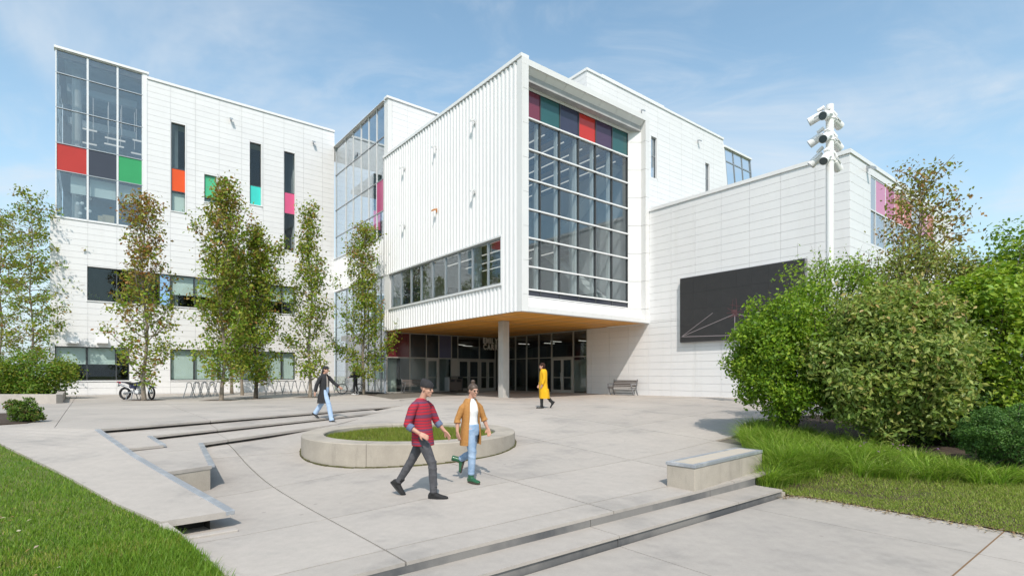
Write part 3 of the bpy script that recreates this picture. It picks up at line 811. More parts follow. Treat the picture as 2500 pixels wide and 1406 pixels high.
mb = MB(); FLANK.box(mb, b_box1 + .02, BL - .02, band_b, band_t - .06, .01, .3); mb.build('wall', M_RIB, BLD)
mb = MB(); FLANK.box(mb, b_box1, BL - .02, band_t - .058, band_t - .003, -.09, .05); mb.build('window_sill', M_ALUW, BLD)
lz = [0.06, FLANK.z(826, 879), FLANK.z(826, 862), FLANK.z(826, 799), band_b - .02]
lu = [b_box1 + .02] + [FLANK.u(p) for p in (927, 912, 896, 879, 860.5, 843.5)] + [BL - .02]
glazing(FLANK, lu, lz, 'lower_glazing', {}, fd=(.05, .15), vw=.06, hw=.05, mf=M_ALU, glass=M_GLASST)
# stairs and landings behind the tower glass
for z in (4.2, 8.4, 12.4, 16.2):
    MB().box(AL + 1.2, AL + 8, b_tow + 1.0, BL - .3, z - .3, z).build('floor_slab', M_INTW, BLD)
MB().box(AL + 5.0, AL + 5.2, b_tow + .9, BL - .3, .02, z_tow - .7).build('interior_wall', M_INT, BLD)
MB().box(AL + .3, AR + 2, b_tow + .33, BL + 2, z_tow - .3, z_tow - .05).build('roof', M_ROOF, BLD)
MB().box(AL + .35, AL + 1.2, b_tow + .5, b_tow + 1.9, 9.0, 10.9).build('notice_panel', SP['raspberry'], BLD)

# ---- the box: frame rim, deep reveal, big glass front
gb = BF + .75
GF = Face('b', gb)
a_r = AR - .33
a_g = GF.u(1533)
a_l = AL + .33
zg0, zg1 = GF.z(1290, 724), GF.z(1290, 218)
zr = FRONT.z(1291, 160)
def rim(name, *bx): return MB().box(*bx).build(name, M_RIM, BLD)
rim('rim_panel', AL, AR, BF, BF + .06, zr, z_box)
MB().box(AL + .01, AR - .01, BF + .063, BF + .3, zr + .05, z_box - .01).build('rim_backing', M_BACK, BLD)
jz = [z_soff] + [z_soff + .78 + 1.55 * i for i in range(7)] + [z_box]
for i in range(len(jz) - 1):
    t = min(jz[i + 1] - .016, zr - .004 if i == len(jz) - 2 else 99)
    rim('rim_panel', AL - .003, a_l, BF, BF + .3, jz[i], t)
    rim('rim_panel', a_r, AR, BF, BF + .3, jz[i], t)
    if True:
        MB().prism([(a_r, BF + .304), (AR - .02, BF + .304), (AR - .02, gb + .12), (a_g, gb + .12), (a_g, gb - .01)], max(jz[i], z_soff + .3), min(jz[i + 1] - .016, zr - .05)).build('reveal_panel', M_RIM, BLD)
MB().box(a_l - .3, AR - .02, BF + .302, gb + .2, zr + .01, zr + .03).build('reveal_backing', M_BACK, BLD)
nc = 7
for i in range(nc):
    u0, u1 = a_l - .05 + (AR - a_l) * i / nc, a_l - .05 + (AR - a_l) * (i + 1) / nc
    q = [(u0 + .008, BF + .064, zr - .004), (u1 - .008, BF + .064, zr - .004), (u1 - .008, gb - .09, zg1 + .055), (u0 + .008, gb - .09, zg1 + .055)]
    MB().poly(q + [(p[0], p[1], p[2] + .03) for p in q], [(0, 3, 2, 1), (4, 5, 6, 7), (0, 1, 5, 4), (1, 2, 6, 5), (2, 3, 7, 6), (3, 0, 4, 7)]).build('canopy_panel', M_RIM, BLD)
MB().box(a_l - .2, a_r, gb - .08, gb + .02, zg1 - .01, zg1 + .09).build('canopy_trim', M_RIM, BLD)
MB().box(a_l - .2, AR - .03, gb + .022, gb + .12, zg1 - .01, zr - .02).build('canopy_trim', M_RIM, BLD)
zlip = FRONT.z(1291, 748)
MB().box(a_l - .2, AR - .04, gb + .125, gb + .25, z_soff + .07, zg0 + .02).build('wall', M_RIM, BLD)
for i in range(6):
    u0, u1 = a_l + .004 + (a_r - a_l - .008) * i / 6, a_l + .004 + (a_r - a_l - .008) * (i + 1) / 6
    MB().poly([(u0 + .003, BF, zlip), (u1 - .003, BF, zlip), (u1 - .003, gb + .02, zg0), (u0 + .003, gb + .02, zg0), (u0 + .003, BF + .0, zlip - .2), (u1 - .003, BF + .0, zlip - .2), (u1 - .003, gb + .02, zlip - .2), (u0 + .003, gb + .02, zlip - .2)],
              [(0, 1, 2, 3), (0, 4, 5, 1), (1, 5, 6, 2), (3, 2, 6, 7), (0, 3, 7, 4)]).build('sill_panel', M_RIM, BLD)
    MB().box(u0 + .006, u1 - .006, BF - .01, BF + .28, z_soff, zlip - .205).build('fascia_panel', M_ALUW, BLD)
mu = [a_l - .2] + [GF.u(p) for p in (1320, 1367.5, 1413.5, 1455, 1495)] + [a_g + .02]
tzs = [zg0] + [GF.z(1290, y) for y in (706, 650, 580, 510, 437, 364, 288)] + [zg1]
cm = {(i, 8 - 1): SP[k] for i, k in enumerate(('maroon', 'petrol', 'navy', 'bright_red', 'plum', 'petrol'))}
cm.update({(i, 0): SP['slate'] for i in range(6)})
glazing(GF, mu, tzs, 'curtain_wall', cm, fd=(.0, .14), vw=.05, hw=.07, border=.05, mf=M_DARK, mh=M_WHITE, glass=M_GLASSD, hproud=.03)
for i, u in enumerate(mu[1:-1]):     # pale inner fins behind the mullions
    MB().box(u - .12, u - .04, gb + .16, gb + .34, zg0, zg1 - 1.4).build('inner_fin', M_INTW, BLD)
# inside the box: floors, ceiling with light lines, columns, stair
bi1 = b_tow - .05
MB().box(AL + .35, AR - .05, gb + .5, bi1, 4.3, 4.95).build('floor_slab', M_INTF, BLD)
MB().box(AL + .35, AR - .05, gb + 4.2, bi1, 8.9, 9.3).build('floor_slab', M_INTD, BLD)
MB().box(AL + .35, AR - .05, gb + .2, bi1, 13.75, 13.95).build('interior_ceiling', M_CEIL, BLD)
MB().box(AL + .05, AR - .05, BF + .31, b_box1, zg1 + .05, z_box - .12).build('roof', M_ROOF, BLD)
MB().box(AL + .35, AR - .05, bi1 - .25, bi1 - .05, 4.96, 13.7).build('interior_wall', M_INT, BLD)
MB().box(AR - .35, AR - .06, gb + .3, bi1 - .3, 4.96, 13.7).build('interior_wall', M_INT, BLD)
for i in range(6):
    u = AL + 1.3 + i * 1.35
    MB().box(u, u + .055, gb + .8, bi1 - 1.2, 13.32, 13.37).build('light_line', M_LAMP, BLD)
    MB().box(u + .5, u + .75, gb + .5, bi1 - .5, 13.35, 13.74).build('ceiling_beam', M_BLUE, BLD)
for u, b in ((AL + 5.2, gb + 1.3), (AL + 2.2, gb + 6), (AL + 6.6, gb + 6)):
    MB().tube([(u, b, 4.96), (u, b, 13.74)], .22, 16).build('interior_column', M_INTW, BLD, smooth=True)
MB().bar((AR - .9, gb + 1.2, 5.0), (AR - .9, gb + 6.6, 9.2), .9, .35).bar((AR - .9, gb + 6.6, 9.4), (AR - .9, gb + 1.0, 13.2), .9, .35).build('stair_flight', M_INTW, BLD)
MB().box(AL + .6, AR - 2.4, gb + 4.15, gb + 4.19, 9.3, 10.3).build('balustrade', M_GLASS, BLD)
for i in range(4):
    MB().box(AL + 1 + i * 1.7, AL + 2.3 + i * 1.7, bi1 - .33, bi1 - .27, 5.6 + (i % 2) * .4, 7.4).build('pin_board', (M_BLUE, M_INTW, M_INTD, M_INTW)[i], BLD)
for i in range(5):
    MB().box(AL + 1.0 + i * 1.45, AL + 1.12 + i * 1.45, gb + 4.4, bi1 - 1, 8.70, 8.74).build('light_line', M_LAMP, BLD)

# soffit of planks
pb = MB().box(AL + .02, AR - .01, BF + .29, b_box1 - .04, z_soff + .03, z_soff + .06).build('soffit', M_JOINT, BLD)
npk = 40
for i in range(npk):
    u0, u1 = AL + .03 + (AR - .04 - AL) * i / npk, AL + .03 + (AR - .04 - AL) * (i + 1) / npk
    nb_ = 2
    cut = BF + .3 + (b_box1 - .06 - BF - .3) * (.35 + .3 * ((i * 7) % 5) / 5)
    for y0, y1 in ((BF + .285, cut - .003), (cut + .003, b_box1 - .06)):
        link('soffit_plank', MB().box(u0 + .006, u1 - .006, y0, y1, z_soff, z_soff + .028).mesh('soffit_plank', M_WOOD), pb)
for i in range(5):
    b = BF + 2.2 + i * 2.55
    MB().box(AL + .05, AR - .03, b, b + .035, z_soff - .006, z_soff + .01).build('soffit_light_slot', pmat('slot_%d' % i, (.32, .30, .28), .6) if i == 0 else MATS['slot_0'], BLD)
cu, cb = 17.27, 22.55
MB().box(cu - .21, cu + .21, cb - .21, cb + .21, -.2, z_soff - .007).build('column', M_COL, BLD, bevel=.015)

# ---- entrance glass under the box
EB = Face('b', 32.75); ER = Face('a', AR)
zt = z_soff - .01
zd = EB.z(1000, 873)
hb = lambda px: EB.u(px)
eu = [AL + .05, hb(1001), hb(1041), hb(1071.5), hb(1102.5), hb(1118), hb(1171), AR - .08]
fl = lambda a, b: gz(*ab(a, b))
z00 = .06
names = {0: 'wine', 1: 'ink', 2: 'ink', 3: 'lilac', 4: 'ink'}
glazing(EB, eu, [z00, zd, zt], 'entrance_glazing', {**{(i, 1): SP[k] for i, k in names.items()}, (4, 0): M_DOOR}, fd=(.0, .10), vw=.07, hw=.07, mf=M_DOOR, glass=M_GLASSE, skip=[(2, 0), (5, 0), (6, 0)])
def door(face, u0, u1, z0, z1, hinge):
    d = MB()
    face.box(d, u0, u0 + .11, z0, z1, .01, .07); face.box(d, u1 - .11, u1, z0, z1, .01, .07)
    face.box(d, u0 + .11, u1 - .11, z0, z0 + .22, .01, .07); face.box(d, u0 + .11, u1 - .11, z1 - .14, z1, .01, .07)
    face.box(d, u0 + .11, u1 - .11, z0 + 1.0, z0 + 1.05, .02, .06)
    o = d.build('door', M_DOOR, BLD)
    g = MB(); face.box(g, u0 + .1, u1 - .1, z0 + .2, z1 - .12, .035, .045); g.build('pane', M_GLASSE, o)
    h = MB(); uh = u1 - .07 if hinge < 0 else u0 + .07
    p = face.pt(uh, z0 + .75, -.06); q = face.pt(uh, z0 + 1.35, -.06)
    h.tube([face.pt(uh, z0 + .75, .012), p, q, face.pt(uh, z0 + 1.35, .012)], .014, 6); h.build('handle', M_CHROME, o)
    return o
door(EB, eu[2] + .05, eu[3] - .05, z00, zd - .05, -1)
for i in (5, 6):
    m_ = (eu[i] + eu[i + 1]) / 2
    door(EB, eu[i] + .05, m_ - .006, z00, zd - .05, -1); door(EB, m_ + .006, eu[i + 1] - .05, z00, zd - .05, 1)
b_e = ER.u(1433)
ru = [b_e] + [ER.u(p) for p in (1399, 1346, 1314.8, 1284.6, 1257.6)] + [32.7]
glazing(ER, ru, [z00, zd, zt], 'entrance_glazing', {}, fd=(.0, .10), vw=.07, hw=.05, mf=M_DOOR, glass=M_GLASSE, skip=[(1, 0)])
m_ = (ru[1] + ru[2]) / 2
door(ER, ru[1] + .05, m_ - .006, z00, zd - .05, -1); door(ER, m_ + .006, ru[2] - .05, z00, zd - .05, 1)
# lobby seen through the glass
MB().box(AL + .4, AR + 9, 33.1, 41, .02, .055).build('lobby_floor', M_INTF, BLD)
MB().box(AR + .15, AR + 9, b_e, 33.1, .02, .055).build('lobby_floor', M_INTF, BLD)
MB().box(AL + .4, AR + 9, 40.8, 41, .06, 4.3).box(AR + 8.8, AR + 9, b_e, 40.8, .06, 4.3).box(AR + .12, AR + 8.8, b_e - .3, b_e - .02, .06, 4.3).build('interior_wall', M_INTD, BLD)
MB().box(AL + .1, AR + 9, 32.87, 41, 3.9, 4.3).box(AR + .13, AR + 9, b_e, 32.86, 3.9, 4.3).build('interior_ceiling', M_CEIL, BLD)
MB().tube([(AL + 1.1, 34.2, .06), (AL + 1.1, 34.2, 3.9)], .35, 18).build('interior_column', M_BLIND, BLD, smooth=True)
MB().box(AL + 2.8, AL + 4.9, 34.5, 34.7, .06, 3.6).box(AL + .5, AL + 2.6, 36.8, 37.0, .06, 3.6).build('interior_wall', M_INT, BLD)
for i in range(7):
    MB().box(AL + 1.5 + i * 1.5, AL + 2.4 + i * 1.5, 34.8 + (i % 3) * 1.2, 34.9 + (i % 3) * 1.2, 3.66, 3.70).build('strip_light', M_LAMP, BLD)
for i in range(5):
    MB().box(AR + 1.2 + (i % 2), AR + 2.2 + (i % 2), b_e + 1 + i * 1.8, b_e + 1.1 + i * 1.8, 3.62, 3.66).build('strip_light', M_LAMP, BLD)
MB().box(AR + 2.5, AR + 3.6, b_e + 2.5, b_e + 3.6, .06, 1.1).box(AR + 4.5, AR + 4.7, b_e + .5, b_e + 6, .06, 2.4).build('lobby_desk', M_INTW, BLD)
MB().box(AL - .02, AL + .06, 32.8, b_box1 + .015, .05, z_soff - .02).build('film_panel', SP['mist'], BLD)

# ---- the gallery block on the right
z_g = za(1590, 516, AR)
b_c = GAL.u(2075)
JB = [GAL.u(1906) + 1.447 * i for i in range(-3, 14)]
wall(GAL, b_c, b_e - .003, -.3, z_soff + 0.0, [], JB, zref=z_g - 30 * .381)
wall(GAL, b_c, BF + .0, z_soff + .003, z_g, [], JB, zref=z_g - 30 * .381)
coping(GAL, b_c - .05, BF + 8, z_g, .17, .06, .45)
SIDE = Face('b', b_c)
su0 = SIDE.u(2126)
sw = (su0, su0 + 9.5, SIDE.z(2126, 596), SIDE.z(2126, 427))
wall(SIDE, AR + .0, SIDE.u(2325), -.3, z_g, [sw], [AR + 1.447 * i for i in range(1, 16)], zref=z_g - 30 * .381)
coping(SIDE, AR + .45, SIDE.u(2325) + .05, z_g + .002, .168, .05, .4)
nw = 8
swu = [sw[0], SIDE.u(2140)] + [SIDE.u(2140) + (sw[1] - SIDE.u(2140)) * i / 7 for i in range(1, 8)]
swz = [sw[2], SIDE.z(2126, 510), sw[3]]
glazing(SIDE, swu, swz, 'corner_window', {(0, 1): SP['mist'], (1, 1): SP['rose'], (2, 1): SP['raspberry'], (3, 1): SP['salmon'], (4, 1): SP['salmon'], (5, 1): SP['mist'], (6, 1): SP['rose'], (7, 1): SP['salmon']}, fd=(.03, .12), mf=M_ALUW, glass=M_GLASST)
MB().box(AR + 1.5, AR + 13, b_c + 2.6, b_c + 2.8, .5, z_g - .5).build('interior_wall', M_INTW, BLD)
MB().box(AR + .46, SIDE.u(2325), b_c + .41, BF + 8, z_g - .12, z_g - .02).build('roof', M_ROOF, BLD)

# ---- the upper storeys behind, on the right
BU = 23.3
UP = Face('b', BU)
z_u = UP.z(1600, 258)
u_e = UP.u(1765)
w1 = (UP.u(1590), UP.u(1605), UP.z(1590, 432), UP.z(1590, 332)); w2 = (UP.u(1722), UP.u(1733), UP.z(1722, 475), UP.z(1722, 397))
wall(UP, AR, u_e, z_g - .4, z_u, [w1, w2], [AR + 1.447 * i for i in range(1, 16)], zref=z_u - 30 * .381)
for w in (w1, w2):
    glazing(UP, [w[0], w[1]], [w[2], w[2] + (w[3] - w[2]) * .55, w[3]], 'slot_window', {}, fd=(.14, .22), border=.05, hw=.05, mf=M_ALU, glass=M_GLASST, blinds={(0, 1): .98})
    MB().box(w[0], w[1], BU + 1.0, BU + 1.1, w[2] - .5, w[3]).build('interior_wall', M_INT, BLD)
    mb = MB(); UP.box(mb, w[1] - .08, w[1] - .003, w[2], w[3], -.03, .13); mb.build('window_trim', M_WHITE, BLD)
UPS = Face('a', AR)
wall(UPS, BU + .03, b_tow, z_box - .5, z_u, [], [BU + 1.447 * i for i in range(1, 9)], zref=z_u - 30 * .381)
coping(UP, AR - .06, u_e + .05, z_u + .002, .16, .07, .4)
coping(UPS, BU + .41, b_tow, z_u, .158, .06, .4)
MB().box(AR + .33, u_e, BU + .4, BU + 16, z_u - .15, z_u - .03).build('roof', M_ROOF, BLD)
pz0 = UP.u(1475)
RF = Face('b', BU + 2.2)
MB().box(RF.u(1470), RF.u(1622), BU + 2.2, BU + 6.5, z_u + .0, RF.z(1470, 181)).build('roof_parapet', M_WHITE, BLD)
# slanted glass at the far end
gz0, gz1 = UP.z(1783, 455), UP.z(1768, 360)
e0, e1 = UP.u(1769), UP.u(1832)
dz = gz1 - (z_g + 1.0)
lean = lambda z: (gz1 - z) * .16
def slant(u, z, d): return (u + lean(z), BU + d, z)
for i in range(3):
    ua0, ua1 = e0 + (e1 - e0) * i / 3, e0 + (e1 - e0) * (i + 1) / 3
    for j, (q0, q1) in enumerate(((z_g - 1, gz1 - 3.8), (gz1 - 3.8, gz1 - 1.0), (gz1 - 1.0, gz1))):
        MB().poly([slant(ua0 + .03, q0, .1), slant(ua1 - .03, q0, .1), slant(ua1 - .03, q1, .1), slant(ua0 + .03, q1, .1)], [(0, 1, 2, 3)]).build('pane', M_GLASST, BLD)
mb = MB()
for i in range(4):
    u = e0 + (e1 - e0) * i / 3
    mb.bar(slant(u, z_g - 1, .08), slant(u, gz1, .08), .08 if 0 < i < 3 else .14, .1)
for z in (gz1 - 3.8, gz1 - 1.0): mb.bar(slant(e0, z, .08), slant(e1, z, .08), .07, .09)
mb.build('slanted_window', M_ALU, BLD)
MB().bar(slant(e0 - .1, gz1 + .08, .05), slant(e1 + .1, gz1 + .08, .05), .3, .16).build('roof_coping', M_WHITE, BLD)
MB().poly([UP.pt(u_e, z_g - .4, 0), UP.pt(e0 + lean(z_g - .4) - .05, z_g - .4, 0), UP.pt(e0 - .05, gz1, 0), UP.pt(u_e, z_u, 0), UP.pt(u_e, z_g - .4, .3), UP.pt(e0 + lean(z_g - .4) - .05, z_g - .4, .3), UP.pt(e0 - .05, gz1, .3), UP.pt(u_e, z_u, .3)],
          [(0, 1, 2, 3), (7, 6, 5, 4), (1, 5, 6, 2), (2, 6, 7, 3), (0, 4, 5, 1), (0, 3, 7, 4)]).build('wall', M_PANEL, BLD)
MB().box(e0 + 1.2, e1 + 1, BU + 3, BU + 3.2, z_g - 1, gz1 - .3).build('interior_wall', M_INTW, BLD)

# ---- panels: the 300 that show largest are pieces of their own, the rest one joined part
PANELS.sort(key=lambda t: -t[0])
share = {}
rest = MB()
for n, (ar_, w, face, r) in enumerate(PANELS):
    u0, u1, z0, z1 = r[0] + .006, r[1] - .006, r[2] + .006, r[3] - .006
    if u1 - u0 < .03 or z1 - z0 < .03: continue
    if n < 300:
        key = (face.k, round(u1 - u0, 3), round(z1 - z0, 3))
        if key not in share:
            mb = MB(); Face(face.k, 0).box(mb, 0, u1 - u0, 0, z1 - z0, 0, .026); share[key] = mb.mesh('wall_panel', M_PANEL)
        o = link('wall_panel', share[key], w)
        o.location = face.pt(u0, z0, rng.uniform(-.0015, .0015))
    else: face.box(rest, u0, u1, z0, z1, 0, .026)
tag(rest.build('wall_panel', M_PANEL, BLD), kind='stuff')

# ---- small fittings on the walls
def bracket(p, n, s=1.0, m=None):        # little floodlight on an arm; n = outward normal (local)
    n = Vector(n); p = Vector(p)
    mb = MB().bar(p, p + n * .22 * s, .05 * s).obox(p + n * .28 * s + Vector((0, 0, -.03)), n * .11 * s + Vector((0, 0, -.05)), n.cross(Vector((0, 0, 1))) * .10 * s, Vector((0, 0, .06 * s))).bar(p + n * .02 + Vector((0, 0, -.16 * s)), p + n * .02 + Vector((0, 0, .12 * s)), .12 * s, .03)
    return mb.build('wall_lamp', m or M_ALUW, BLD)
for px, py, mm in ((1162, 297, None), (1068, 360, None), (990, 411, None), (1162, 467, None), (1069, 514, 'o'), (990, 551, None)):
    o = bracket(FLANK.pt(FLANK.u(px), FLANK.z(px, py), -.06), (-1, 0, 0), .8)
    if mm: o.data.materials[0] = pmat('orange_tape', (.55, .22, .06), .6); o['label'] = 'lamp bracket wrapped in orange tape'
for px, py in ((563, 292), (764, 348)): bracket(WING.pt(WING.u(px), WING.z(px, py)), (0, -1, 0), .9, M_ALU)
for px, py in ((1066, 284),): bracket(TWF.pt(TWF.u(px), TWF.z(px, py)), (0, -1, 0), .8, M_ALU)
for px, py in ((1565, 272), (1703, 345)): bracket(UP.pt(UP.u(px), UP.z(px, py)), (0, -1, 0), .8, M_ALU)
bracket(SIDE.pt(SIDE.u(2115), SIDE.z(2115, 412)), (0, -1, 0), .9, M_ALU)
for px in (179, 250):                    # white wedge hoods over the ground-floor windows
    u, z = WING.u(px), WING.z(px, 836)
    MB().poly([(u - .28, BL, z + .28), (u + .28, BL, z + .28), (u + .28, BL - .42, z + .02), (u - .28, BL - .42, z + .02), (u - .28, BL, z - .12), (u + .28, BL, z - .12), (u + .28, BL - .42, z - .06), (u - .28, BL - .42, z - .06)],
              [(0, 1, 2, 3), (3, 2, 6, 7), (7, 6, 5, 4), (0, 3, 7, 4), (1, 5, 6, 2), (0, 4, 5, 1)]).build('lamp_hood', M_WHITE, BLD)
# ------------------------------------------------------------------ things on the plaza
# round planter: a ring of cast segments round a bed of turf
RC, RO, RI = Vector((-2.42, 12.98)), 2.52, 2.03
RC = Vector((1.0187 * 13.0 * math.sin(R(-10.65)), 1.0187 * 13.0 * math.cos(R(-10.65))))
R_TOP = EYE - 0.1038 * 13.0
ring = thing('round_planter', 'round concrete planter ring filled with grass in the middle of the plaza', 'planter', (RC.x, RC.y, R_TOP))
nsg = 5
for i in range(nsg):
    t0 = R(-100) + 2 * math.pi * i / nsg + .002; t1 = R(-100) + 2 * math.pi * (i + 1) / nsg - .002
    rr = []
    for q in range(19):
        t = t0 + (t1 - t0) * q / 18; c, s = math.cos(t), math.sin(t)
        rr.append([(c * r, s * r, z) for r, z in ((RO, -1.2), (RO, -.018), (RO - .018, 0), (RI + .018, 0), (RI, -.018), (RI, -.6))])
    MB().rings(rr).build('ring_segment', M_CONCW, ring, smooth=False)
MB().tube([(0, 0, -.4), (0, 0, -.13)], RI - .003, 48).build('soil', M_SOIL, ring)
mb = MB()
for i in range(70):
    t = 2 * math.pi * i / 70; x, y = RC.x + math.cos(t) * (RO + .01), RC.y + math.sin(t) * (RO + .01)
    w = .015 + .025 * random.random()
    mb.obox((math.cos(t) * (RO + .012), math.sin(t) * (RO + .012), gz(x, y) - R_TOP + .004), (math.cos(t) * w, math.sin(t) * w, 0), (-math.sin(t) * .11, math.cos(t) * .11, 0), (0, 0, .012 + .012 * random.random()))
mb.build('moss_line', pmat('moss', (.07, .06, .03), .95, col2=(.10, .10, .03), scale=8), ring)

# block seat with a steel-edged top
P0, P1, P2 = Vector(on_level(1697, 1135, -.24)), Vector(on_level(1862, 1098, -.24)), Vector(on_level(1630, 1115, -.24))
e1 = (P1 - P0); L1 = e1.length; e1 /= L1; e2 = Vector((-e1.y, e1.x)); W1 = .52
seat = thing('block_seat', 'cast concrete block seat with a steel edged top beside the tall grass', 'bench', (P0.x, P0.y, -.24), math.atan2(e1.y, e1.x))
MB().box(0.01, L1, .01, W1, -.75, -.055).build('block', M_CONCW, seat, bevel=.012)
for bx in ((-.004, L1 + .004, -.004, .075, -.054, 0), (-.004, L1 + .004, W1 - .065, W1 + .014, -.054, 0), (-.004, .07, .077, W1 - .067, -.054, 0), (L1 - .07, L1 + .004, .077, W1 - .067, -.054, 0)):
    MB().box(*bx).build('edge_bar', M_STEEL, seat, bevel=.005)
MB().box(.072, L1 - .072, .078, W1 - .068, -.053, -.006).build('seat_top', pmat('sanded_top', (.50, .43, .34), .8, col2=(.46, .42, .37), scale=2.5, fine=.1), seat)

# low planter wall on the far left
pl = on_level(137, 985, 0)
plw = thing('planter_wall', 'low grey concrete planter wall in front of the hedge at the edge of the plaza', 'planter wall', (pl[0], pl[1], 0))
MB().box(-6.0, 0, 0, .35, -.1, .40).build('wall', M_CONC, plw, bevel=.012)
MB().poly([(-.34, .353, -.1), (0, .353, -.1), (-5.6, 7.2, -.1), (-6.0, 7.2, -.1), (-.34, .353, .40), (0, .353, .40), (-5.6, 7.2, .40), (-6.0, 7.2, .40)], [(0, 3, 2, 1), (4, 5, 6, 7), (0, 1, 5, 4), (1, 2, 6, 5), (2, 3, 7, 6), (3, 0, 4, 7)]).build('wall', M_CONC, plw, bevel=.012)
tag(MB().prism([(pl[0] - 12, pl[1] + .2), (pl[0] - .2, pl[1] + .36), (pl[0] - 5.8, pl[1] + 7.2), (pl[0] - 7.5, pl[1] + 8), (pl[0] - 16, pl[1] + 9)], -.2, .26).build('planting_bed', M_SOIL), kind='structure')
tag(MB().prism([on_level(104, 1022, 0), on_level(66, 1034, 0), on_level(-220, 1052, 0), on_level(-220, 1016, 0), on_level(30, 1010, 0)], -.2, .035).build('planting_bed', M_SOIL), kind='structure')

# ---- park benches
def bench(label, loc, rz, L=1.75, slat=M_BROWNB, group=None):
    b = thing('park_bench', label, 'bench', loc, rz, group)     # local: x along the bench, -y to the front
    for i in range(5):
        MB().box(-L / 2, L / 2, -.30 + i * .095, -.30 + i * .095 + .07, .42, .45).build('seat_slat', slat, b)
    for i in range(4):
        z = .50 + i * .095; y = .17 + .055 * i / 1.0 * .5
        MB().bar((-L / 2, y, z + .03), (L / 2, y, z + .03), .03, .072).build('back_slat', slat, b)
    for s in (-1, 1):
        x = s * (L / 2 - .03)
        MB().bar((x, -.30, .41), (x, .16, .41), .05, .06).bar((x, -.31, .62), (x, -.06, 0), .05, .06).bar((x, .30, .0), (x, .10, .44), .05, .06).bar((x, .14, .40), (x, .27, .90), .05, .06).build('frame', M_STEELG, b)
        MB().bar((x, -.33, .64), (x, .18, .64), .05, .05).build('armrest', M_STEELG, b)
    MB().bar((-L / 2 + .05, .08, .12), (L / 2 - .05, .08, .12), .03, .04).build('stretcher', M_STEELG, b)
    return b
bx_ = Vector(on_level(1531, 964, .09)); aa, bb = to_ab(*bx_)
bench('dark slatted bench standing against the sunlit white wall', (*ab(AR - .55, bb), gz(*ab(AR - .55, bb))), TH - R(90))
bq = ab(EB.u(1000), 32.75 - .6)
bench('slatted bench in front of the wine red entrance panel', (*bq, gz(*bq)), TH, 1.6, pmat('bench_slat_pale', (.16, .14, .13), .55))

# ---- litter station by the doors
lq = ab(EB.u(1098), 32.75 - .55)
lt = thing('litter_bin', 'brown double litter bin with pale side panels by the entrance doors', 'bin', (*lq, gz(*lq)), TH)
MB().box(-.52, .52, -.24, .24, .05, .86).build('body', pmat('bin_brown', (.12, .095, .085), .5), lt, bevel=.01)
MB().box(-.60, -.525, -.27, .27, 0, 1.0).build('side_panel', M_ALU, lt); MB().box(.525, .60, -.27, .27, 0, 1.0).build('side_panel', M_DARK, lt)
MB().box(-.62, .62, -.30, .30, 1.003, 1.06).build('lid', M_DARK, lt, bevel=.01)
for x in (-.26, .26): MB().box(x - .17, x + .17, -.255, -.243, .66, .82).build('opening', M_BLACKP, lt)

# ---- hanging letters
SG = Face('b', 32.3)
sg_p = Vector((*ab(SG.u(1180), 32.3), SG.z(1180, 852)))
sign = thing('sign_lettering', 'pale metal lettering reading EMILY CARR hung over the entrance doors', 'sign', sg_p, TH)
M_LET = pmat('sign_letter', (.86, .83, .78), .5)
def letters(txt, z, h, width):
    x = 0; made = []
    for ch in txt:
        cu_ = bpy.data.curves.new('letter', 'FONT'); cu_.body = ch; cu_.size = h / .73; cu_.extrude = .025; cu_.offset = .022
        o = bpy.data.objects.new('letter_tmp', cu_); COL.objects.link(o)
        dg = bpy.context.evaluated_depsgraph_get(); me = bpy.data.meshes.new_from_object(o.evaluated_get(dg))
        w = max(v.co.x for v in me.vertices) - min(v.co.x for v in me.vertices); mn = min(v.co.x for v in me.vertices)
        for v in me.vertices: v.co = Vector((v.co.x - mn, -v.co.z, v.co.y))
        COL.objects.unlink(o); bpy.data.objects.remove(o)
        me.materials.clear(); me.materials.append(M_LET); me.name = 'letter'
        l = link('letter', me, sign); made.append((l, x)); x += w + .075 * h / .36
    f = width / (x - .075 * h / .36)
    for l, x0 in made: l.location = (x0 * f, 0, z); l.scale = (f, 1, 1)
lw = SG.u(1216) - SG.u(1180)
lh = SG.z(1180, 824) - SG.z(1180, 837.5)
letters('EMILY', SG.z(1180, 837.5) - sg_p.z, lh, lw)
letters('CARR', SG.z(1180, 852.5) - sg_p.z, lh, lw * .97)
MB().bar((.05, 0, .0 + EB.z(1180, 824) - sg_p.z), (.05, 0, z_soff - sg_p.z - .01), .02).bar((1.1, 0, EB.z(1180, 824) - sg_p.z), (1.1, 0, z_soff - sg_p.z - .01), .02).build('hanger', M_LET, sign)

# ---- the big screen on the gallery wall
sp = .26
SF = Face('a', AR - sp)
s0, s1 = SF.u(1963), SF.u(1660)
sz1, sz0 = SF.z(1660, 681), SF.z(1660, 835)
scr = thing('led_screen', 'huge dark video screen on the white wall showing a thin pink frame drawing', 'screen', (*ab(AR - sp, (s0 + s1) / 2), sz0), TH)
def SL(u, z, d=0): return (d, u - (s0 + s1) / 2, z - sz0)     # to the screen's own frame
m_scr = pmat('screen_face', (.026, .026, .027), .55, col2=(.031, .030, .031), scale=3)
nx, ny = 8, 4
for i in range(nx):
    for j in range(ny):
        u0, u1 = s0 + (s1 - s0) * i / nx, s0 + (s1 - s0) * (i + 1) / nx; q0, q1 = sz0 + (sz1 - sz0) * j / ny, sz0 + (sz1 - sz0) * (j + 1) / ny
        p, q = SL(u0 + .002, q0 + .002, 0), SL(u1 - .002, q1 - .002, .05)
        MB().box(p[0], q[0], p[1], q[1], p[2], q[2]).build('screen_module', m_scr, scr)
p, q = SL(s0 - .03, sz0 - .03, .055), SL(s1 + .03, sz1 + .03, sp - .005)
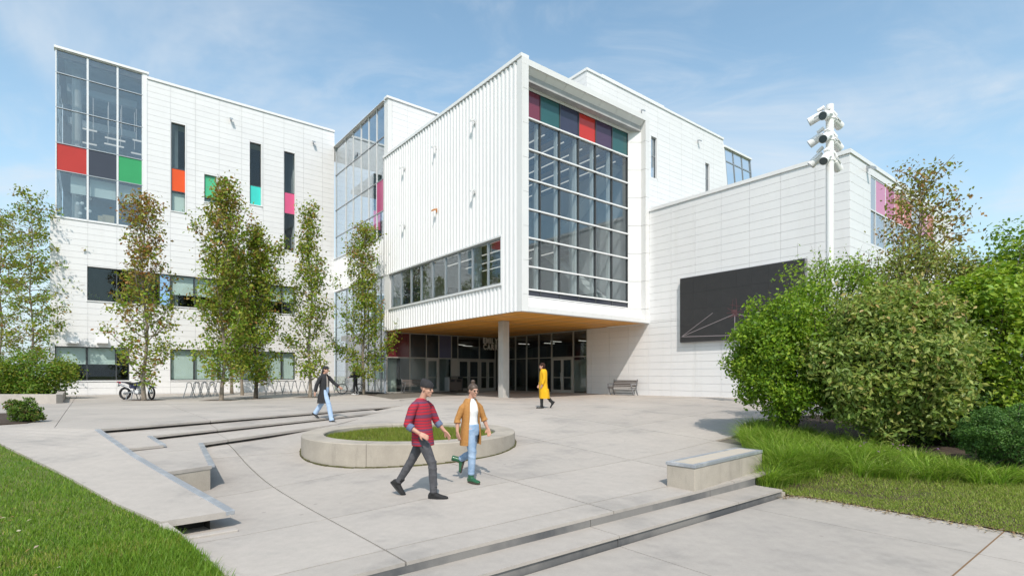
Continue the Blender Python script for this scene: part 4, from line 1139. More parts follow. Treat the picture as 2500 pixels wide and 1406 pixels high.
MB().box(p[0], q[0], p[1], q[1], p[2], q[2]).build('casing', pmat('screen_casing', (.22, .22, .24), .5), scr)
m_pk = pmat('screen_line', (.27, .235, .245), .6); m_pd = pmat('screen_line_dark', (.11, .05, .055), .6)
def sl(px, py): return SL(SF.u(px), SF.z(px, py), -.006)
gl_ = MB()
for a, b, w in (((1664, 822), (1800, 818), .035), ((1800, 818), (1900, 812), .035), ((1664, 822), (1792, 767), .03), ((1664, 822), (1740, 764), .025), ((1794, 768), (1794, 818), .045), ((1796, 766), (1900, 790), .03)):
    gl_.bar(sl(*a), sl(*b), .004, w, up=(1, 0, 0)) if False else gl_.bar(sl(*a), sl(*b), w, .006, up=(1, 0, 0))
gl_.build('drawn_frame', m_pk, scr)
gl_ = MB()
for a, b in (((1776, 752), (1812, 774)), ((1778, 776), (1812, 756)), ((1786, 765), (1790, 730)), ((1800, 765), (1797, 728)), ((1774, 764), (1816, 762)), ((1782, 744), (1808, 748)), ((1784, 778), (1790, 768)), ((1806, 776), (1798, 768))):
    gl_.bar(sl(*a), sl(*b), .022, .006, up=(1, 0, 0))
c = sl(1794, 764); gl_.obox(c, (.003, 0, 0), (0, .12, 0), (0, 0, .16))
gl_.build('drawn_cluster', m_pd, scr)

# ---- lamp post with nine barrel floodlights
dP = 17.0
pp = at(2026, 917, dP)
post = thing('lamp_post', 'tall white pole carrying three tiers of barrel floodlights in front of the gallery block', 'lamp post', (pp[0], pp[1], gz(pp[0], pp[1]) - .2), R(-25))
z_top = EYE + (917 - 257) / F * dP - post.location.z
MB().tube([(0, 0, 0), (0, 0, z_top)], .115, 20).build('pole', M_POLE, post, smooth=True)
MB().tube([(0, 0, .0), (0, 0, .3)], .20, 20).build('base_plate', M_POLE, post, smooth=True)
def zrow(py): return EYE + (917 - py) / F * dP - post.location.z
for py, tilt in ((290, 22), (343, 30), (392, 42)):
    z = zrow(py) + .03
    MB().tube([(0, 0, z - .06), (0, 0, z + .06)], .135, 16).build('clamp', M_POLE, post)
    for yaw, rch, dz in ((-118, .28, 0), (-190, .36, .10), (52, .30, -.08)):
        yd = Vector((math.cos(R(yaw)), math.sin(R(yaw)), 0))
        ax = (yd * math.cos(R(tilt)) + Vector((0, 0, -math.sin(R(tilt))))).normalized()
        c = yd * rch + Vector((0, 0, z + dz))
        hd = MB().tube([c - ax * .20, c - ax * .17, c - ax * .10, c - ax * .09, c + ax * .25], [.05, .115, .12, .13, .135], 18).build('floodlight', M_POLE, post, smooth=True)
        MB().tube([c + ax * .251, c + ax * .258], .119, 18).build('lens', M_LENS, hd)
        sd = ax.cross(Vector((0, 0, 1))).normalized()
        MB().bar(Vector((0, 0, z + dz * .6)), c - yd * .15 + Vector((0, 0, .04)), .05).build('arm', M_POLE, hd)
        MB().tube([c + sd * .147 + ax * .05, c + sd * .147 - ax * .20, c - sd * .147 - ax * .20, c - sd * .147 + ax * .05], .018, 6).build('yoke', M_POLE, hd)
        MB().obox(c - ax * .12 + Vector((0, 0, .19)), ax * .11, sd * .075, ax.cross(sd) * .04).build('ballast_box', M_POLE, hd, bevel=.012)

# ---- bicycle racks: bent hoops
def hoop_mesh():
    pts = [(-.30, 0, 0), (-.12, 0, .62)]
    for i in range(9):
        t = math.pi - math.pi * i / 8
        pts.append((math.cos(t) * .125, 0, .70 + math.sin(t) * .125))
    pts += [(.12, 0, .62), (.30, 0, 0)]
    return MB().tube(pts, .021, 8).mesh('bike_rack', M_STEELG, True)
HOOP = hoop_mesh()
ORD = 'first second third fourth fifth sixth seventh eighth ninth tenth eleventh twelfth'.split()
def rack(x, y, rz, label, group):
    o = link('bike_rack', HOOP); o.location = (x, y, .004); o.rotation_euler = (0, 0, rz)
    return tag(o, label, 'bike rack', group)
q0, q1 = Vector(on_level(640, 964, 0)), Vector(on_level(840, 958, 0))
n = 12
for i in range(n):
    p = q0.lerp(q1, i / (n - 1))
    rack(p.x, p.y, math.atan2(q1.y - q0.y, q1.x - q0.x) + R(8 * (-1) ** i), '%s steel hoop from the dark trunked maple in the long row of bicycle hoops' % ORD[i], 'bicycle hoops in the long row')
q0, q1 = Vector(on_level(462, 970, 0)), Vector(on_level(528, 966, 0))
for i in range(8):
    p = q0.lerp(q1, i / 7)
    rack(p.x, p.y + .25 * (i % 2), R(50), '%s slanted steel hoop from the motorcycle side, beside the tallest maple' % ORD[i], 'bicycle hoops near the motorcycle')
q0, q1 = Vector(on_level(900, 957, 0)), Vector(on_level(948, 956, 0))
for i in range(4):
    p = q0.lerp(q1, i / 3)
    rack(p.x, p.y, R(20), '%s steel hoop from the bicycle in the short rack by the entrance glass corner' % ORD[i], 'bicycle hoops by the entrance corner')
for px in (340, 352):
    p = on_level(px - 18, 975, 0); rack(p[0], p[1], R(70), 'steel hoop beside the motorcycle, the one nearer its %s wheel' % ('rear' if px == 340 else 'front'), 'bicycle hoops beside the motorcycle')

# ---- wheels shared by the motorcycle and the bicycle
def wheel(parent, c, r, tyre, nsp, rimr, w, steer=0.0, hub=.04, mrim=M_CHROME):
    ax = Vector((math.sin(steer) * -1, math.cos(steer), 0)); fw = Vector((math.cos(steer), math.sin(steer), 0)); up = Vector((0, 0, 1)); c = Vector(c)
    ringp = lambda rr, n=28: [c + fw * math.cos(2 * math.pi * i / n) * rr + up * math.sin(2 * math.pi * i / n) * rr for i in range(n)]
    wh = MB().tube(ringp(r - tyre), [(tyre, tyre)] * 28, 8, closed=True).build('wheel', M_BLACK, parent, smooth=True)
    MB().tube(ringp(rimr), w, 6, closed=True).build('rim', mrim, wh, smooth=True)
    MB().tube([c - ax * hub, c + ax * hub], hub * .9, 12).build('hub', M_STEELG, wh, smooth=True)
    sp_ = MB()
    for i in range(nsp):
        t = 2 * math.pi * i / nsp; d = fw * math.cos(t) + up * math.sin(t); e = fw * math.cos(t + .35) + up * math.sin(t + .35)
        sp_.tube([c + ax * hub * .7 * (-1) ** i + e * hub * .8, c + d * rimr], .0035, 3)
    tag(sp_.build('spokes', M_CHROME, wh), kind='stuff')
    return wh
# ---- motorcycle
mp0 = Vector(on_level(329, 976, 0)); mp0.y += .25
moto = thing('motorcycle', 'dark blue trail motorcycle leaning on its stand behind the reddish maple', 'motorcycle', (mp0.x, mp0.y, .004), R(-4))
wheel(moto, (-.70, 0, .315), .315, .055, 18, .225, .014, 0, .06)
wheel(moto, (.70, 0, .335), .335, .045, 18, .26, .013, R(-28), .05)
MB().bar((-.70, .09, .32), (-.12, .10, .40), .05, .06).bar((-.70, -.09, .32), (-.12, -.10, .40), .05, .06).build('swingarm', M_STEELG, moto)
MB().tube([(-.15, 0, .40), (-.12, 0, .78), (.36, 0, .93), (.20, 0, .45), (.15, 0, .33), (-.15, 0, .36)], .028, 8).build('frame', M_BLACKP, moto, smooth=True)
en = MB().box(-.14, .20, -.12, .12, .28, .50).build('engine', M_STEELG, moto, bevel=.03)
for i in range(5): MB().box(.0, .20, -.10, .10, .515 + i * .035, .535 + i * .035).build('fin', M_STEELG, en)
MB().tube([(.04, -.13, .40), (.04, -.16, .40)], .10, 14).build('clutch_cover', M_ALUW, en, smooth=True)
MB().rings([[(x, y * w, z + h * zz) for y, zz in ((-1, 0), (-1, .7), (-.5, 1), (.5, 1), (1, .7), (1, 0))] for x, w, z, h in ((-.12, .09, .76, .06), (0, .13, .76, .13), (.18, .14, .76, .20), (.34, .12, .80, .16), (.42, .07, .86, .08))]).build('fuel_tank', M_NAVYP, moto, smooth=True)
MB().rings([[(x, y * w, z + h * zz) for y, zz in ((-1, 0), (-1, .8), (0, 1), (1, .8), (1, 0))] for x, w, z, h in ((-.72, .07, .84, .05), (-.5, .11, .80, .08), (-.2, .13, .76, .09), (.02, .10, .80, .10), (.10, .06, .86, .09))]).build('seat', M_BLACK, moto, smooth=True)
MB().rings([[(x, y * .10, z + .05 * zz) for y, zz in ((-1, 0), (-1, .8), (1, .8), (1, 0))] for x, z in ((-1.02, .86), (-.85, .87), (-.6, .82), (-.35, .72))]).build('rear_mudguard', M_NAVYP, moto, smooth=True)
MB().box(-1.10, -1.02, -.05, .05, .85, .92).build('tail_light', M_REDP, moto, bevel=.01)
MB().bar((-1.0, 0, .86), (-1.05, 0, .66), .14, .015).build('number_plate', M_ALUW, moto)
for s in (-1, 1): MB().tube([(-.82, .16 * s, .85), (-.82, .19 * s, .85)], .035, 8).build('indicator', M_REDP, moto)
for s in (-1, 1): MB().tube([(.69, .085 * s - .0, .335), (.50, .085 * s, .75), (.42, .085 * s, .98)], [.028, .028, .022], 8).build('fork_leg', M_CHROME, moto, smooth=True)
MB().rings([[(x, y * .065, z + .03 * abs(y) * -1) for y in (-1, -.4, .4, 1)] + [(x, y * .065, z - .012 + .03 * abs(y) * -1) for y in (1, .4, -.4, -1)] for x, z in ((.36, .74), (.55, .735), (.75, .70), (.95, .62))]).build('front_mudguard', M_NAVYP, moto)
MB().tube([(.30, .40, 1.10), (.34, .20, 1.12), (.40, .06, 1.02), (.40, -.06, 1.02), (.34, -.20, 1.12), (.30, -.40, 1.10)], .014, 8).build('handlebar', M_BLACKP, moto, smooth=True)
for s in (-1, 1):
    MB().tube([(.30, .40 * s, 1.10), (.29, .29 * s, 1.105)], .02, 8).build('grip', M_BLACK, moto)
    MB().tube([(.34, .24 * s, 1.12), (.30, .30 * s, 1.28)], .007, 6).ball((.29, .31 * s, 1.31), (.02, .07, .05), 10, 6).build('mirror', M_BLACKP, moto, smooth=True)
MB().tube([(.46, 0, .92), (.53, 0, .91), (.58, 0, .90)], [.06, .09, .085], 14).build('headlight', M_ALUW, moto, smooth=True)
MB().tube([(.16, -.12, .50), (.24, -.13, .36), (.10, -.15, .28), (-.20, -.15, .42), (-.35, -.16, .58), (-.45, -.16, .62), (-.85, -.17, .78)], [.022, .022, .022, .024, .03, .055, .05], 10).build('exhaust', M_STEELG, moto, smooth=True)
MB().box(-.34, -.02, -.125, -.10, .56, .74).box(-.34, -.02, .10, .125, .56, .74).build('side_panel', M_NAVYP, moto, bevel=.01)
MB().bar((-.05, .12, .34), (-.10, .30, 0), .02).build('kickstand', M_STEELG, moto)
MB().bar((.02, -.12, .30), (.02, -.26, .29), .025).bar((.02, .12, .30), (.02, .26, .29), .025).build('foot_peg', M_STEELG, moto)

# ---- bicycle
bc = Vector(on_level(856, 962, 0))
bike = thing('bicycle', 'grey city bicycle held by the person in black near the tower glass', 'bicycle', (bc.x, bc.y, .004), R(184))
wheel(bike, (-.54, 0, .345), .345, .026, 20, .315, .012, 0, .03, M_STEELG)
wheel(bike, (.54, 0, .345), .345, .026, 20, .315, .012, R(12), .03, M_STEELG)
fp = dict(bb=(-.10, 0, .29), st=(-.24, 0, .80), ht=(.36, 0, .80), hb=(.39, 0, .66), ra=(-.54, 0, .345), fa=(.54, 0, .345))
fr = MB()
for a, b, r in (('bb', 'st', .017), ('st', 'ht', .016), ('bb', 'hb', .019), ('ht', 'hb', .02)): fr.tube([fp[a], fp[b]], r, 8)
for s in (-.05, .05):
    fr.tube([fp['bb'], (-.54, s, .345)], .01, 6); fr.tube([fp['st'], (-.54, s, .345)], .009, 6)
    fr.tube([fp['hb'], (.44, s, .55), (.54, s, .345)], .012, 6)
fr.build('frame', M_ALU, bike, smooth=True)
MB().tube([(-.24, 0, .80), (-.27, 0, .92)], .013, 8).build('seat_post', M_CHROME, bike)
MB().rings([[(x, y * w, .95 + z) for y, z in ((-1, -.02), (-.7, .02), (0, .03), (.7, .02), (1, -.02))] for x, w in ((-.42, .05), (-.36, .075), (-.24, .05), (-.12, .02))]).build('saddle', M_BLACK, bike, smooth=True)
MB().tube([(.36, 0, .80), (.33, 0, .98), (.36, 0, 1.0)], .014, 8).tube([(.30, -.29, 1.02), (.38, -.12, 1.0), (.38, .12, 1.0), (.30, .29, 1.02)], .012, 8).build('handlebar', M_BLACKP, bike, smooth=True)
MB().tube([(-.10, -.05, .29), (-.10, -.06, .29)], .09, 16).build('chainring', M_STEELG, bike)
MB().bar((-.10, -.07, .29), (.04, -.08, .20), .02).bar((-.10, .07, .29), (-.24, .08, .38), .02).obox((.05, -.12, .20), (.05, 0, 0), (0, .04, 0), (0, 0, .012)).obox((-.25, .12, .38), (.05, 0, 0), (0, .04, 0), (0, 0, .012)).build('crank', M_BLACKP, bike)
MB().tube([(-.10, -.055, .375), (-.54, -.055, .375)], .006, 4).tube([(-.10, -.055, .205), (-.54, -.055, .315)], .006, 4).build('chain', M_BLACKP, bike)
MB().box(-.86, -.34, -.06, .06, .73, .745).bar((-.80, .06, .73), (-.55, .06, .36), .012).bar((-.80, -.06, .73), (-.55, -.06, .36), .012).build('luggage_rack', M_BLACKP, bike)
# ------------------------------------------------------------------ plants
def unit(v): return v / np.maximum(np.linalg.norm(v, axis=-1, keepdims=True), 1e-9)
def leaves(name, P, size, tints, parent=None, up=.5, out=None, mat=None, aspect=.62, droop=0.0):
    """leaf-shaped folded blades, each its own two faces"""
    n = len(P); P = np.asarray(P, float)
    size = np.broadcast_to(size, (n,)) * rng.uniform(.5, 1.4, n)
    nrm = rng.normal(size=(n, 3)); nrm[:, 2] += up * 1.6
    if out is not None: nrm += out * 1.0
    nrm = unit(nrm)
    t = np.cross(nrm, rng.normal(size=(n, 3))); t[:, 2] -= droop; t = unit(t - nrm * (t * nrm).sum(1, keepdims=True))
    b = np.cross(nrm, t); s = size[:, None]
    V = np.stack([P - t * s * .5, P + b * s * aspect * .5 + nrm * s * .10 - t * s * .04, P + t * s * .5, P - b * s * aspect * .5 + nrm * s * .10 - t * s * .04], 1).reshape(-1, 3)
    k = np.arange(n)[:, None] * 4
    Fq = np.concatenate([k + np.array([0, 1, 2]), k + np.array([0, 2, 3])])
    T = np.repeat(np.clip(tints, 0.004, 1), 4, 0)
    me = raw_mesh(name, V, Fq, mat or M_LEAF, T)
    return link(name, me, parent)
def palette(n, cols, w=None, var=.18):
    cols = np.array(cols); w = np.ones(len(cols)) if w is None else np.array(w, float); w = w / w.sum()
    c = cols[rng.choice(len(cols), n, p=w)]
    return c * rng.uniform(1 - var, 1 + var, (n, 1)) * rng.uniform(.94, 1.06, (n, 3))
OLIVE, GREEN, YEL, RED, BRN = (.245, .265, .035), (.175, .28, .025), (.34, .35, .05), (.32, .155, .05), (.27, .195, .06)

def maple(label, px, py, top_py, half_px, redness, seed, nbr=62, lsize=.155, group='columnar maples in front of the building', bark=None, spread=None, trunk_r=.10, cluster=10, low=.075, lean=0.0):
    """columnar tree: leader, steep limbs, leaf clusters hung along them"""
    global rng
    rng = np.random.default_rng(seed)
    x0, y0 = on_level(px, py, 0); d = y0
    H = EYE + (917 - top_py) / F * d; Wd = half_px / F * d
    t = thing('maple_tree', label, 'tree', (x0, y0, 0), 0, group)
    wob = lambda h: np.array([.10 * math.sin(h * 1.1 + seed), .10 * math.cos(h * .8 + seed * 2), 0]) * min(1, h / 2) + np.array([lean * h, 0, 0])
    tr = MB()
    hs = np.linspace(-.1, H * .97, 14)
    tr.tube([tuple(wob(max(h, 0)) + np.array([0, 0, h])) for h in hs], [trunk_r * (1 - .88 * (i / 13) ** .8) * (1.25 if i == 0 else 1) for i in range(14)], 8)
    P, T = [], []
    for i in range(nbr):
        u = low + (0.95 - low) * ((i + rng.uniform(0, .9)) / nbr) ** .92
        h0 = u * H
        prof = min(1, ((u - low + .05) / .16)) ** .8 * max(0, 1 - (u - low) / (1.02 - low)) ** .92 + .08
        prof *= 1 + .30 * math.sin(u * 8.5 + seed * 1.7)
        reach = Wd * prof * rng.uniform(.5, 1.12) * (1.35 if rng.random() < .12 else 1)
        az = i * 2.39996 + rng.uniform(-.5, .5)
        rise = reach * rng.uniform(1.0, 2.1) if u > .25 else reach * rng.uniform(.35, 1.1)
        rise = min(rise, H * 1.0 - h0)
        dirv = np.array([math.cos(az), math.sin(az), 0])
        p0 = wob(h0) + np.array([0, 0, h0])
        pts = [p0 + dirv * reach * (1 - (1 - q) ** 1.6) + np.array([0, 0, rise * q ** 1.25]) for q in np.linspace(0, 1, 6)]
        tr.tube([tuple(p) for p in pts], [.030 * (1 - u * .6) * (1 - .85 * q) + .004 for q in np.linspace(0, 1, 6)], 5)
        nt = max(4, int(10 * reach / Wd + 5))
        for j in range(nt):
            q = rng.uniform(.12, 1.02)
            k = min(int(q * 5), 4); f = q * 5 - k
            c = pts[k] * (1 - f) + pts[k + 1] * f
            off = rng.normal(size=3) * np.array([.14, .14, .10]) + dirv * rng.uniform(0, .15)
            nl = int(1.55 * cluster * rng.uniform(.5, 1.4))
            cl = c + off + rng.normal(size=(nl, 3)) * np.array([.17, .17, .16])
            P.append(cl)
            hot = redness * np.clip((u - .25) * 1.5, 0, 1) + redness * .25
            rmix = rng.random() < hot
            T.append(palette(nl, [RED, BRN, OLIVE, YEL] if rmix else [OLIVE, GREEN, YEL, BRN], [3, 3, 2, .6] if rmix else [4, 3 + (1 - u) * 4, 1.5, .3 + u * .8]))
    P, T = np.concatenate(P), np.concatenate(T)
    keep = P[:, 2] > .55; P, T = P[keep], T[keep]
    tr.build('trunk', bark or M_BARK, t, smooth=True)
    rad = P.copy(); rad[:, 2] = 0
    leaves('crown', P, lsize, T, t, up=.45, out=unit(rad) * .5)
    return t
maple('columnar maple with reddish leaves standing over the motorcycle', 352, 977, 462, 80, .85, 11, nbr=58, cluster=8)
maple('tallest columnar maple, pale trunked, by the slanted bicycle hoops', 540, 977, 417, 84, .30, 12, nbr=70, cluster=11, lean=.024)
maple('dark trunked columnar maple, densest and darkest of the row', 624, 973, 537, 68, .12, 13, nbr=62, cluster=13, bark=M_BARKD)
maple('slim green columnar maple with see-through crown behind the woman in the long black coat', 757, 970, 490, 60, .10, 14, nbr=56, cluster=9)
maple('columnar maple standing in front of the tower glass beside the bicycle', 888, 963, 543, 62, .12, 15, nbr=60, cluster=11)
maple('short maple seen through the gap, nearest to the pale trunked maple', 566, 961, 600, 40, .15, 16, nbr=34, cluster=9, low=.16)
maple('short maple standing close to the wall left of the dark trunked maple', 592, 965, 620, 40, .10, 17, nbr=34, cluster=9, low=.16)

def loose_tree(label, base, H, W, seed, cols, wts, n_br=40, lsize=.11, cluster=9, low=.15, cat='tree', name='young_tree', layered=True, trunk_r=.07, group=None, tw=8, tang=(.2, .7)):
    """open tree with long layered side limbs"""
    global rng
    rng = np.random.default_rng(seed)
    t = thing(name, label, cat, base, 0, group)
    tr = MB()
    tr.tube([(.06 * math.sin(h * 1.3 + seed), .06 * math.cos(h + seed), h) for h in np.linspace(-.3, H * .93, 10)], [trunk_r * (1 - .85 * i / 9) for i in range(10)], 8)
    P, T = [], []
    for i in range(n_br):
        u = low + (.97 - low) * (i + rng.uniform(0, .9)) / n_br
        az = i * 2.39996 + rng.uniform(-.4, .4)
        reach = W * (max(0, 1 - u) ** .40) * min(1, .55 + u) * rng.uniform(.35, 1.15) + .12
        rise = reach * rng.uniform(*tang)
        dv = np.array([math.cos(az), math.sin(az), 0]); p0 = np.array([0, 0, u * H])
        pts = [p0 + dv * reach * q + np.array([0, 0, rise * q - .18 * reach * q * q]) for q in np.linspace(0, 1, 5)]
        tr.tube([tuple(p) for p in pts], [.022 * (1 - .85 * q) + .003 for q in np.linspace(0, 1, 5)], 5)
        for j in range(int(tw * reach / W + 3)):
            q = rng.uniform(.25, 1.05); k = min(int(q * 4), 3); f = q * 4 - k
            c = pts[k] * (1 - f) + pts[k + 1] * f + rng.normal(size=3) * np.array([.16, .16, .05 if layered else .14])
            nl = int(1.8 * cluster * rng.uniform(.5, 1.5))
            P.append(c + rng.normal(size=(nl, 3)) * np.array([.19, .19, .07 if layered else .13]))
            w = np.array(wts, float) * rng.uniform(.2, 2, len(wts))
            T.append(palette(nl, cols, w))
    tr.build('trunk', M_BARK, t, smooth=True)
    leaves('crown', np.concatenate(P), lsize, np.concatenate(T), t, up=.9 if layered else .4)
    return t
b1 = on_level(5, 955, .2); b2 = on_level(77, 958, .2)
loose_tree('thin tree at the very edge of the picture with brownish leaves and wide layered limbs', (b1[0] - .1, b1[1], .2), 11.6, 3.8, 21, [BRN, OLIVE, RED, GREEN], [2.5, 2.5, 1, 2], 52, .15, 11, layered=False, tang=(.35, 1.1))
loose_tree('thin tree behind the planter wall reaching green layered limbs across the white wing', (b2[0], b2[1], .2), 11.8, 3.7, 22, [GREEN, OLIVE, BRN, YEL], [3, 2.5, 1.3, .8], 54, .15, 12, layered=False, tang=(.15, .8))

def bush(label, centre, rad, seed, cols, wts, nl=9000, lsize=.07, lobes=40, name='bush', cat='bush', top_cols=None, flat=0.0, group=None, jit=.12, up=.35, aspect=.6, core=.0, droop=0.0, ground=None, lobe_r=.34, tips=0):
    """many leafy lobes on an uneven body; leaves sit mostly near the lobes' skins, some deep inside"""
    global rng
    rng = np.random.default_rng(seed)
    rad = np.array(rad, float); g0 = -rad[2] if ground is None else ground
    t = thing(name, label, cat, centre, 0, group)
    L = unit(rng.normal(size=(lobes, 3))); L[:, 2] = np.where(rng.random(lobes) < .42, -np.abs(L[:, 2]) * .9, np.abs(L[:, 2])); L = unit(L)
    LC = L * rad * rng.uniform(.55, .92, (lobes, 1)); LR = rng.uniform(.7, 1.25, lobes) * lobe_r * rad.mean()
    w = LR ** 2; which = rng.choice(lobes, nl, p=w / w.sum())
    dirs = unit(rng.normal(size=(nl, 3)) + L[which] * .55)
    P = LC[which] + dirs * (LR[which] * rng.uniform(.55, 1.0, nl) ** .5)[:, None] * np.array([1, 1, .85]) + rng.normal(size=(nl, 3)) * jit * rad.mean() * .35
    nin = int(nl * .25)
    ins = unit(rng.normal(size=(nin, 3))) * (rng.random((nin, 1)) ** .4) * rad * .85
    P = np.r_[P, ins]; which = np.r_[which, rng.integers(0, lobes, nin)]; dirs = np.r_[dirs, unit(ins)]
    keep = (P[:, 2] > g0 + .03); P, which, dirs = P[keep], which[keep], dirs[keep]
    lobe_w = np.array(wts) * rng.uniform(.3, 1.8, (lobes, len(wts)))
    T = np.empty((len(P), 3))
    for q in range(lobes):
        m = which == q
        if m.any(): T[m] = palette(m.sum(), cols, lobe_w[q])
    if top_cols is not None:
        hi = rng.random(len(P)) < np.clip((P[:, 2] / rad[2] - .35) * 1.2, 0, .8); T[hi] = palette(hi.sum(), top_cols)
    st = MB()
    for q in range(min(lobes, 26)):
        st.tube([(rng.normal() * .08, rng.normal() * .08, g0 - .05), tuple(LC[q] * .45 + np.array([0, 0, g0 * .25])), tuple(LC[q]), tuple(LC[q] + L[q] * LR[q] * .9)], [.028, .02, .011, .003], 5)
    for q in range(tips):
        a = L[rng.integers(lobes)] * rad; a[2] = abs(a[2])
        e = a + np.array([rng.normal() * .12, rng.normal() * .12, rng.uniform(.25, .7)])
        st.tube([tuple(a * .8), tuple(a), tuple(e)], [.01, .007, .002], 4)
        c = a + (e - a) * rng.uniform(.3, 1, (5, 1)); P = np.r_[P, c + rng.normal(size=(5, 3)) * .05]; dirs = np.r_[dirs, np.tile(unit(e - a), (5, 1))]; T = np.r_[T, palette(5, cols)]
    st.build('stem', M_BARKD, t, smooth=True)
    leaves('foliage', P, lsize, T, t, up=up, out=dirs, aspect=aspect, droop=droop)
    return t
BG1, BG2, BG3 = (.18, .30, .018), (.115, .215, .018), (.26, .36, .03)
V1, V2, V3, V4 = (.24, .32, .07), (.165, .245, .055), (.34, .37, .10), (.46, .36, .14)
def B(px, py, d): p = at(px, py, d); return (p[0], p[1], p[2])
gl0 = lambda c: -.55 - c[2]
c = B(1925, 865, 13.0); bush('bright green dense bush standing in front of the screen', c, (1.27, 1.25, 1.72), 31, [BG1, BG2, BG3], [3, 2.2, 1.6], 30000, .085, 90, lobe_r=.24, ground=gl0(c), tips=14, jit=.16)
c = B(2170, 890, 11.9); bush('big viburnum bush with buff flower buds, largest in the bed', c, (1.72, 1.35, 1.62), 32, [V1, V2, V3, V4], [3, 2.4, 1.4, .12], 36000, .125, 120, top_cols=[V1, V3, (.25, .33, .07), V4, V1], ground=gl0(c), tips=20, aspect=.5, lobe_r=.22, jit=.2, droop=.4)
c = B(2030, 740, 14.2); bush('green shrub with loose twiggy top between the bright bush and the lamp post', c, (1.4, 1.0, 1.2), 33, [BG1, V1, BG3], [2, 2, 1], 5500, .085, 40, lobe_r=.28, ground=-3.0, tips=30, jit=.3)
c = B(2235, 715, 15.0); bush('pale olive shrub in front of the reddish maple', c, (1.75, 1.1, 1.25), 34, [(.19, .21, .05), V3, V1, BRN], [3, 2, 2, .8], 8000, .09, 46, lobe_r=.28, ground=-3.2, tips=34, jit=.3)
c = B(2425, 860, 12.6); bush('light green vine maple rising at the edge of the bed', c, (1.35, 1.4, 2.45), 35, [(.25, .36, .03), (.17, .29, .03), (.34, .43, .06)], [3, 2, 1.3], 22000, .12, 90, lobe_r=.22, name='vine_maple', cat='shrub tree', ground=gl0(c), up=1.1, jit=.2, tips=14)
c = B(2560, 700, 14.0); bush('tall leafy green shrub behind the vine maple', c, (1.6, 1.3, 1.9), 36, [(.23, .34, .04), (.16, .27, .03)], [2, 2], 7000, .12, 40, ground=-4, up=.9, tips=12)
c = B(2476, 1068, 9.75); bush('clipped dark boxwood ball at the front of the bed', c, (.88, .85, .63), 37, [(.085, .185, .04), (.125, .24, .05), (.06, .135, .03)], [3, 2, 2], 30000, .036, 220, lobe_r=.15, name='boxwood', cat='clipped bush', ground=gl0(c), jit=.02)
c = B(2300, 1010, 12.3); bush('dark green shrub low between the viburnum and the boxwood', c, (1.1, .9, .9), 38, [(.05, .11, .018), (.07, .14, .022)], [2, 1], 6000, .09, 40, ground=gl0(c))  # leaf palette darker than the neighbouring shrubs
loose_tree('reddish young maple rising behind the shrubs beside the gallery corner', (*ab(*to_ab(*at(2245, 917, 17.0)[:2])), -.4), 8.2, 1.75, 41, [BRN, (.30, .17, .06), OLIVE, (.26, .24, .08)], [2.5, 1.5, 2.5, 2], 50, .12, 7, low=.3, layered=False, tang=(.5, 1.4), tw=9)
c = at(95, 905, 27.5); bush('leafy green hedge shrub behind the planter wall', (c[0], c[1], 1.1), (1.9, 1.2, 1.35), 42, [(.15, .26, .025), (.10, .19, .022), OLIVE], [3, 2, 2], 6500, .13, 44, name='hedge_shrub', cat='shrub', lobe_r=.26, jit=.4, tips=10)
c = at(10, 920, 27.0); bush('dark green shrub at the foot of the edge tree', (c[0] - .6, c[1], .95), (1.8, 1.2, 1.1), 43, [BG2, OLIVE], [3, 2], 6000, .11, 40, name='hedge_shrub', cat='shrub', lobe_r=.28)
c = on_level(28, 1034, 0); bush('small round green bush in the corner bed beside the walk', (c[0], c[1] + .35, .22), (.42, .40, .36), 44, [(.08, .14, .02), BG2, (.13, .14, .03), BRN], [3, 2, 1, .5], 3000, .06, 30, ground=-.2)
c = at(-120, 880, 30); bush('tall green shrub closing the view beyond the edge tree', (c[0], c[1], 1.6), (2.6, 1.6, 2.2), 45, [BG2, OLIVE, BRN], [3, 2, 1], 7000, .13, 40, name='hedge_shrub', cat='shrub')

